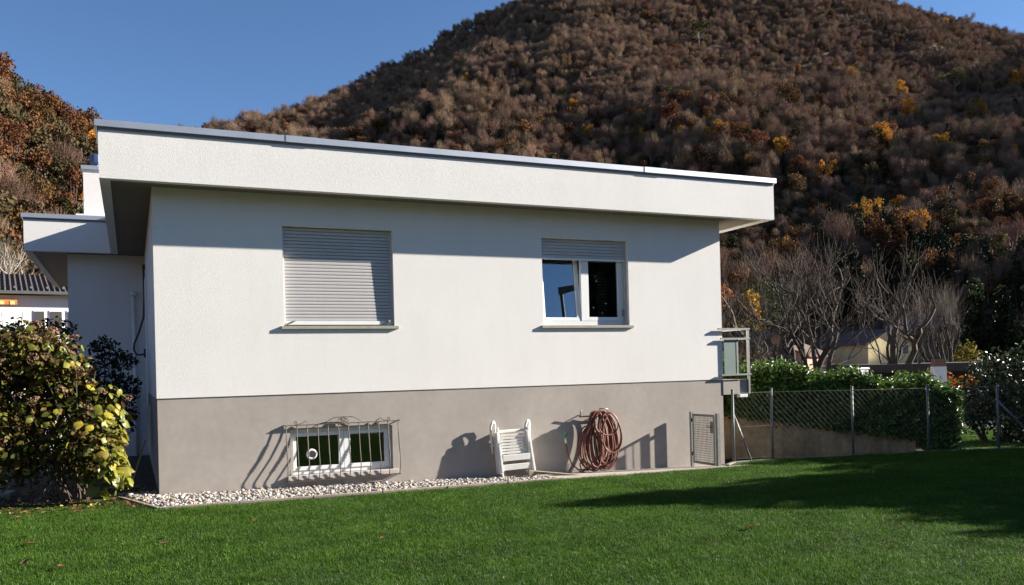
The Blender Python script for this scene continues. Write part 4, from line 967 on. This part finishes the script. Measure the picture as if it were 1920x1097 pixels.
leafy_tree('autumn_shrub', (25.6,8.4,-1.2), 'orange leaved shrub between chimney and dark laurel', [(0,0,1.9,.7,.6,.55),(.9,-.4,1.8,.6,.5,.45)], 900, .12, OR+[(.35,.2,.05)], [2,2,2,1], None, None, .05, 'shrub')
# trees across the lane behind the camera, mirrored in the window panes
proto_t = leafy_tree('fir_tree', (27,-40,-1.2), 'tall dark fir across the lane behind the camera', [(0,0,2.0+1.5*q,2.9-.42*q,2.9-.42*q,1.3) for q in range(6)], 2600, .5, DKG, [2,2,2], 'firs across the lane')
for (x, y, s) in ((29,-38.5,1.05),(24.8,-41.5,1.0),(20.3,-44,1.1),(33.3,-36,1.0),(31,-37,1.0),(35.5,-34.5,.95),(22.5,-43,1.05),(18,-45,.95),(13.5,-47,1.0),(9,-48,1.1),(4,-49,.9),(40,-31,.95),(-1,-49.5,1.0)):
    c = proto_t.copy(); COL.objects.link(c); c.location = (x,y,-1.2); c.scale = (s*1.15,s*1.15,s*1.3); c.rotation_euler[2] = x
    for chd in proto_t.children:
        d_ = chd.copy(); COL.objects.link(d_); d_.parent = c
lamp = empty('street_lamp', (13.85,-13.4,-.35), math.radians(28), 'tall grey street lamp beside the lawn, mirrored in the window pane', 'street lamp')
a = MB(); a.tube([(0,0,-.2),(0,0,7.35)],[.09,.06],10); a.build('pole', M['green_steel'], lamp, smooth=True)
a = MB(); a.tube([(0,0,7.3),(.25,0,7.4)],.04,8); a.add([(-.1,-.16,7.33),(.85,-.12,7.45),(.85,.12,7.45),(-.1,.16,7.33),(-.1,-.15,7.53),(.75,-.1,7.57),(.75,.1,7.57),(-.1,.15,7.53)],[(0,3,2,1),(4,5,6,7),(0,1,5,4),(1,2,6,5),(2,3,7,6),(3,0,4,7)]); a.build('lamp_head', M['dark_metal'], lamp)

# ------------------------------------------------------------------ houses in the background
M['yellow_wall'] = mat('yellow_render', (.62,.52,.27), .9, var=(.8,.08)); M['pale_wall'] = mat('pale_render', (.55,.54,.52), .9, var=(.8,.08)); M['pink_wall'] = mat('pink_render', (.50,.27,.20), .9, var=(.8,.08))
M['roof_tile'] = mat('dark_roof_tile', (.12,.075,.055), .85, var=(2,.3), bump=(3,.5,.03)); M['brown_tile'] = mat('brown_roof_tile', (.075,.052,.04), .8, var=(3,.3)); M['blue_wall'] = mat('grey_render', (.40,.40,.42), .9, var=(2,.1)); M['shutter'] = mat('window_shutter', (.06,.055,.05), .7)
M['white_wall'] = mat('white_render', (.78,.77,.74), .9, var=(1,.05)); M['terracotta'] = mat('terracotta', (.22,.12,.08), .85); M['awning'] = mat('orange_awning', (.55,.20,.03), .8)
def gable_house(name, loc, rz, wd, dp, hw, hr, wallm, label, wins, base=-3, roofm='roof_tile', ov=.5):
    """front gable faces local -y; wins: (x, z, w, h) on that face"""
    t = empty(name, loc, rz, label, 'house'); a = MB(); h = wd/2
    a.prism([(-h,base),(h,base),(h,hw),(0,hw+hr),(-h,hw)], 0, dp); wl = a.build('wall', M[wallm], t)
    for s in (-1, 1):
        a = MB(); k = hr/h; x1 = s*(h+ov)
        a.prism([(0,hw+hr+.02),(x1,hw-k*ov+.02),(x1,hw-k*ov+.2),(0,hw+hr+.2)], -ov, dp+ov); a.build('roof', M[roofm], t)
    for (x, z, w_, hh) in wins:
        a = MB(); a.box(x-w_/2-.08,x+w_/2+.08,-.03,.04,z-.08,z+hh+.08); f_ = a.build('window', M['frame'], t)
        a = MB(); a.box(x-w_/2,x+w_/2,-.06,-.031,z,z+hh); a.build('pane', M['shutter'], f_)
    return t
gable_house('house', (105.9,82.2,-.5), math.radians(-2), 9.0, 9, 4.7, 2.1, 'yellow_wall', 'small yellow house with a sunlit gable behind the bare trees', [(.75,3.1,1.1,1.2),(3.0,3.1,1.2,1.3),(-1.6,.6,1.1,1.2)])
gable_house('house', (129,95.5,-.5), math.radians(-38), 12.5, 9, 8.3, 2.2, 'pale_wall', 'tall pale grey house standing behind the yellow one', [(-3.8,6.0,.9,1.4),(-1.3,6.0,.9,1.4),(1.5,6.0,.9,1.4),(-3.8,3,.9,1.4),(-1.3,3,.9,1.4),(3.8,6.0,.9,1.4)])
gable_house('house', (86,85,-.6), math.radians(-60), 9, 12, 3.2, 2.0, 'pink_wall', 'low house with a brown tiled roof behind the nearer bare tree', [(-2,1,.9,1.3),(1.6,1,.9,1.3)])
gable_house('house', (41.3,34.4,-1.2), math.radians(-15), 1.6, 6, 4.4, .6, 'pink_wall', 'narrow pink house wall between the cypresses', [])
gable_house('house', (60.6,26.3,-.8), math.radians(-60), 4.5, 7, 7.6, 1.4, 'pale_wall', 'pale house cut by the right picture edge', [(-.6,5.6,.9,1.2)])
M['dark_wood'] = mat('dark_timber', (.05, .042, .035), .85, var=(4, .2))
bg_ = empty('bungalow', (28.6,9.6,-1.4), math.radians(-36), 'low dark timber bungalow with a long flat roof beyond the hedge', 'house')
a = MB(); a.box(-3.2,3.4,-1.2,5,-.4,2.55); a.build('wall', M['dark_wood'], bg_)
a = MB(); a.box(-4.0,4.2,-2.0,5.6,2.55,2.86); a.build('roof', M['dark_wood'], bg_)
a = MB(); a.box(-1.0,.3,-1.24,-1.18,.6,1.9); f_ = a.build('window', M['dark_wood'], bg_); a = MB(); a.box(-.9,.2,-1.26,-1.241,.7,1.8); a.build('pane', M['shutter'], f_)
pa = empty('garden_shed', (23.3,5.9,-1.0), math.radians(-36), 'small shaded lean-to with a flat grey canopy right of the hedge end', 'shed')
a = MB(); a.box(-1.0,.0,.3,.45,0,1.4); a.build('wall', M['blue_wall'], pa)
a = MB(); a.box(-1.2,1.3,-.6,1.2,1.50,1.57); a.build('canopy', M['green_steel'], pa)
for x in (-1.1,.1,1.2):
    a = MB(); a.box(x-.04,x+.04,-.5,-.42,-.4,1.498); a.build('post', M['green_steel'], pa)
cm = empty('chimney_stack', (25.0,7.9,-1.4), math.radians(-32), 'white garden chimney with a dark clay cap before the bungalow', 'chimney')
a = MB(); a.box(-.2,.2,-.2,.2,0,2.75); a.build('stack', M['white_wall'], cm)
for q in range(3):
    a = MB(); a.box(-.19+.01*q,.19-.01*q,-.19+.01*q,.19-.01*q,2.752+q*.09,2.83+q*.09); a.build('clay_cap', M['terracotta'], cm)
for (x, y, w_, lb) in ((20.2,11.0,.45,'low grey chimney with white cap over the hedge left end'),(23.3,9.9,.4,'low grey chimney with white cap below the bare tree')):
    cm = empty('chimney_stack', (x,y,-1.4), .3, lb, 'chimney'); a = MB(); a.box(-w_,w_,-.25,.25,0,2.72); a.build('stack', M['blue_wall'], cm); a = MB(); a.box(-w_-.04,w_+.04,-.29,.29,2.721,2.78); a.build('cap', M['white_wall'], cm)
# tiled house up the slope on the left
lh = empty('tiled_house', (-6.6,26.6,2.0), math.radians(7), 'white house with a brown ribbed tile roof and orange awning', 'house')
a = MB(); a.box(-6,5.2,0,8,-4,3.15); a.build('wall', M['white_wall'], lh)
a = MB(); a.add([(-7,-.35,3.30),(6,-.35,3.30),(6,4,4.45),(-7,4,4.45),(-7,-.35,3.18),(6,-.35,3.18),(6,4,4.3),(-7,4,4.3)],[(0,1,2,3),(7,6,5,4),(0,4,5,1),(1,5,6,2),(2,6,7,3),(3,7,4,0)]); a.add([(-7,8.9,3.30),(6,8.9,3.30),(6,4.001,4.45),(-7,4.001,4.45),(-7,8.9,3.18),(6,8.9,3.18),(6,4.001,4.3),(-7,4.001,4.3)],[(3,2,1,0),(4,5,6,7),(1,5,4,0),(2,6,5,1),(3,7,6,2),(0,4,7,3)])
rf = a.build('roof', M['brown_tile'], lh)
a = MB(); a.bar((-7,-.40,3.24),(6,-.40,3.24),.1,.12); a.build('gutter', M['green_steel'], rf)
sm = MB(); pts = [(0,-.37+4.37*q/12,3.31+1.15*q/12+.015*(q % 2)) for q in range(13)]; sm.tube(pts, .045, 6); me = sm.mesh('tile_rib')
for k in range(66): link_mesh('tile_rib', me, M['brown_tile'], rf, True).location = (-6.85+k*.195, 0, 0)
sm = MB(); sm.bar((-.05,-.1,3.46),(.05,-.1,3.5),.03,.09); me = sm.mesh('snow_guard')
for k in range(22): link_mesh('snow_guard', me, M['galv'], rf).location = (-6.6+k*.58, 0, 0)
for (x, w_) in ((3.55,.5),(4.15,.42),(2.95,.42)):
    a = MB(); a.box(x-w_/2,x+w_/2,-.03,.02,1.5,2.55); f_ = a.build('window', M['frame'], lh); a = MB(); a.box(x-w_/2+.05,x+w_/2-.05,-.05,-.031,1.55,2.5); a.build('pane', M['shutter'], f_)
a = MB(); a.box(.2,1.6,-.03,.02,.6,2.6); f_ = a.build('window', M['frame'], lh); a = MB(); a.box(.28,1.52,-.05,-.031,.68,2.52); a.build('pane', M['shutter'], f_)
aw = MB(); aw.add([(.0,-.05,2.98),(2.15,-.05,2.98),(2.15,-.9,2.84),(.0,-.9,2.84),(.0,-.05,2.95),(2.15,-.05,2.95),(2.15,-.9,2.70),(.0,-.9,2.70)],[(0,1,2,3),(7,6,5,4),(0,4,5,1),(1,5,6,2),(2,6,7,3),(3,7,4,0)])
awn = aw.build('awning', M['awning'], lh)
for k in range(6):
    a = MB(); a.box(.1+k*.36,.26+k*.36,-.912,-.902,2.70,2.84); a.build('stripe', mat('cream_stripe', (.75,.6,.25), .8) if k == 0 else bpy.data.materials['cream_stripe'], awn)

# ------------------------------------------------------------------ the wooded hills
M['t_bare'] = mat('bare_crown', (.205,.132,.088), .9, spec=.1, objrand=.35); M['t_rust'] = mat('rust_crown', (.145,.070,.029), .9, spec=.1, objrand=.35, translucent=.15)
M['t_gold'] = mat('gold_crown', (.40,.20,.03), .9, spec=.1, objrand=.25, translucent=.2); M['t_oliv'] = mat('olive_crown', (.08,.062,.028), .9, spec=.1, objrand=.35, translucent=.15)
M['t_dark'] = mat('evergreen_crown', (.03,.035,.018), .9, spec=.1, objrand=.3); M['t_trunk'] = mat('far_trunk', (.13,.11,.09), .9, objrand=.3)
def far_tree(kind, seed):
    global RNG
    keep = RNG; RNG = np.random.default_rng(seed); rg = random.Random(seed)
    h = {'bare':8.5,'rust':8,'gold':8,'oliv':7.5,'dark':9}[kind]; Rc = {'bare':3.1,'rust':3.0,'gold':2.6,'oliv':2.9,'dark':2.3}[kind]
    if kind == 'dark': bl = [(0,0,h*(.3+.14*q),Rc*(1-.17*q),Rc*(1-.17*q),h*.14) for q in range(5)]
    else: bl = [(rg.uniform(-.85,.85)*Rc,rg.uniform(-.85,.85)*Rc,h*rg.uniform(.42,.95),Rc*rg.uniform(.28,.6),Rc*rg.uniform(.28,.6),h*rg.uniform(.10,.24)) for q in range(9)]
    tr = MB(); tr.tube([(0,0,-1.5),(rg.uniform(-.2,.2),rg.uniform(-.2,.2),h*.45),(0,0,h*.8)],[.2,.14,.05],4,cap=False)
    for b in bl: tr.tube([(0,0,h*.35),(b[0]*.6,b[1]*.6,h*.55),(b[0],b[1],b[2]+b[5]*.6)],[.11,.07,.03],4,cap=False)
    V0 = np.array([tuple(v) for v in tr.v]); F0 = np.array(tr.f)
    if kind == 'bare':
        n = 2300; C, D_ = blob_points(n, bl, .15); D_ = D_*.6+RNG.normal(size=(n,3))*.4+np.array([0,0,1.0]); D_ *= (RNG.uniform(.6,1.6,(n,1))/np.linalg.norm(D_,axis=1)[:,None])
        A_ = np.cross(D_, RNG.normal(size=(n,3))); A_ *= .022/np.linalg.norm(A_,axis=1)[:,None]
        V = np.stack([C-A_,C+A_,C+D_+A_*.4,C+D_-A_*.4],1).reshape(-1,3); F = np.arange(n*4).reshape(-1,4)
    else:
        n = {'rust':1000,'gold':900,'oliv':1000,'dark':1000}[kind]; C, D_ = blob_points(n, bl, .25); V, F = leaf_cloud(C, D_, .46, .7, spread=.9)
    me = np_mesh('far_tree', np.concatenate([V0,V]), np.concatenate([F0,F+len(V0)])); RNG = keep
    me.materials.append(M['t_trunk']); me.materials.append(M['t_'+kind]); mi = np.ones(len(F0)+len(F), np.int32); mi[:len(F0)] = 0; me.polygons.foreach_set('material_index', mi)
    return me
KINDS = ['bare']*4+['rust']*2+['gold']*2+['oliv']*2+['dark']*2
far_meshes = [far_tree(k_, 100+q) for q, k_ in enumerate(KINDS)]
def protos(tagname): return [bpy.data.objects.new('%s_tree_%02d' % (tagname, q), m_) for q, m_ in enumerate(far_meshes)]
def wood(name, x, y, prob, label, smin, smax, sink=.0):
    n = len(x); z = H(x, y); kd = np.zeros(n, int); u_ = RNG.uniform(0,1,n); c = np.cumsum(prob(x, y, z), 0); c = c/c[-1]
    cls = (u_[None] > c).sum(0); start = np.array([0,4,6,8,10]); cnt = np.array([4,2,2,2,2]); kd = start[cls]+(RNG.integers(0,1000,n) % cnt[cls])
    s = RNG.uniform(smin, smax, n)*(.75+.55*vnoise(x,y,24,9))*np.clip(1.25-z/400,.9,1.25); sv = np.stack([s*RNG.uniform(.7,1.3,n), s*RNG.uniform(.7,1.3,n), s*RNG.uniform(.75,1.35,n)],1)
    return scatter(name, np.stack([x,y,z-sink],1), kd, np.stack([RNG.normal(0,.06,n),RNG.normal(0,.06,n),RNG.uniform(0,2*PI,n)],1), sv, protos(name), label, 'woodland')
def polar_points(r0, r1, b0, b1, dens):
    area = math.radians(b1-b0)/2*(r1*r1-r0*r0); n = int(area*dens); rr_ = np.sqrt(RNG.uniform(r0*r0,r1*r1,n)); b = np.radians(RNG.uniform(b0,b1,n)); return -.32+rr_*np.sin(b), -12.75+rr_*np.cos(b), rr_, np.degrees(b)
x, y, rr_, be = polar_points(138, 780, -3, 62, .125)
k = (RNG.uniform(0,1,len(x)) < np.clip(1.15-(rr_-138)/1400,.5,1)) & ~((be < 8) & (rr_ < 260)) & (rr_ > np.where(be > 36, 170, 150))
x, y = x[k], y[k]
def prob_main(x, y, z):
    f = np.clip(z/130,0,1); g = vnoise(x,y,45,4); g2 = vnoise(x,y,28,6)
    return np.stack([.50+.35*f, .26*(1.25-f)*(.4+1.2*g), .13*(1.15-f)*(g2 > .5)*(1.1-.6*f), .20*(1.1-f)*(.4+1.2*g2), .13*(1.1-f*.9)*(.3+1.4*(1-g))+1.6*np.clip(1.15-z/46,0,1)])  # evergreens crowd the foot; their dark colour also stands in for shade
wood('forest', x, y, prob_main, 'autumn woodland covering the mountain behind the house', .38, .92)
x, y, rr_, be = polar_points(52, 215, -16, 9, .15)
k = rr_ > 64; x, y = x[k], y[k]
def prob_left(x, y, z):
    g = vnoise(x,y,18,4); g2 = vnoise(x,y,14,6)
    return np.stack([.12+0*x, .58*(.5+1.0*g), .012+.02*g2, .40*(.5+1.0*g2), .02+0*g])
wood('woodland', x, y, prob_left, 'rusty autumn woodland on the nearer hill at left', .4, .82)
x, y, rr_, be = polar_points(380, 800, 60, 84, .02); k = y > 20; wood('spur_wood', x[k], y[k], prob_main, 'autumn woodland on the added spur beyond the right edge', .7, 1.1)
# single bright crowns that stand out on the slope
BT = [('gold',192.3,163.7,1.0,'bright orange tree alone on the lower slope right of the roof corner'),('gold',200.5,191.8,.85,'golden tree above the roof corner on the lower slope'),('gold',154.6,258.4,.8,'orange tree just over the roof edge'),
      ('gold',185.3,223.8,.85,'yellow tree over the right part of the roof'),('gold',240.5,180.4,.9,'golden tree in the bright cluster at far right'),('gold',237.9,201.3,.95,'golden tree leading the bright cluster at right'),('gold',396.2,262.7,1.3,'bright yellow tree high at the right picture edge'),
      ('oliv',260.5,332.3,1.3,'yellow-green tree high in the middle of the slope'),('gold',299,274.5,.9,'small golden tree on the middle slope'),('gold',199.5,209.7,.8,'golden tree left of the bright cluster'),('rust',193,212.7,.85,'orange-brown tree beside the golden one over the roof'),
      ('gold',164.6,143.3,.9,'orange tree near the slope foot above the bare trees'),('gold',155.6,118.9,.8,'orange tree at the slope foot by the conifers'),('gold',324.3,229.3,1.0,'golden tree on the right upper slope'),('oliv',361.8,269.4,1.2,'olive tree on the right upper slope'),
      ('rust',175.2,239.2,1.1,'broad rust-red tree over the right roof edge'),('rust',233.8,241.4,1.1,'rust-red tree in mid slope'),('gold',287.7,233.7,.95,'ochre tree among bare crowns on the right slope'),('gold',316.8,261.1,.9,'ochre tree below the right skyline')]
for (kd, x, y, s, lb) in BT:
    src = far_meshes[KINDS.index(kd)+(int(x) % 2)]
    o = bpy.data.objects.new('autumn_tree', src); COL.objects.link(o); s *= 1.35; o.location = (x, y, float(H(x,y))+1.0); o.scale = (s,s,s*1.1); o.rotation_euler[2] = x
    tag(o, lb, 'tree', 'bright autumn trees on the hillside')
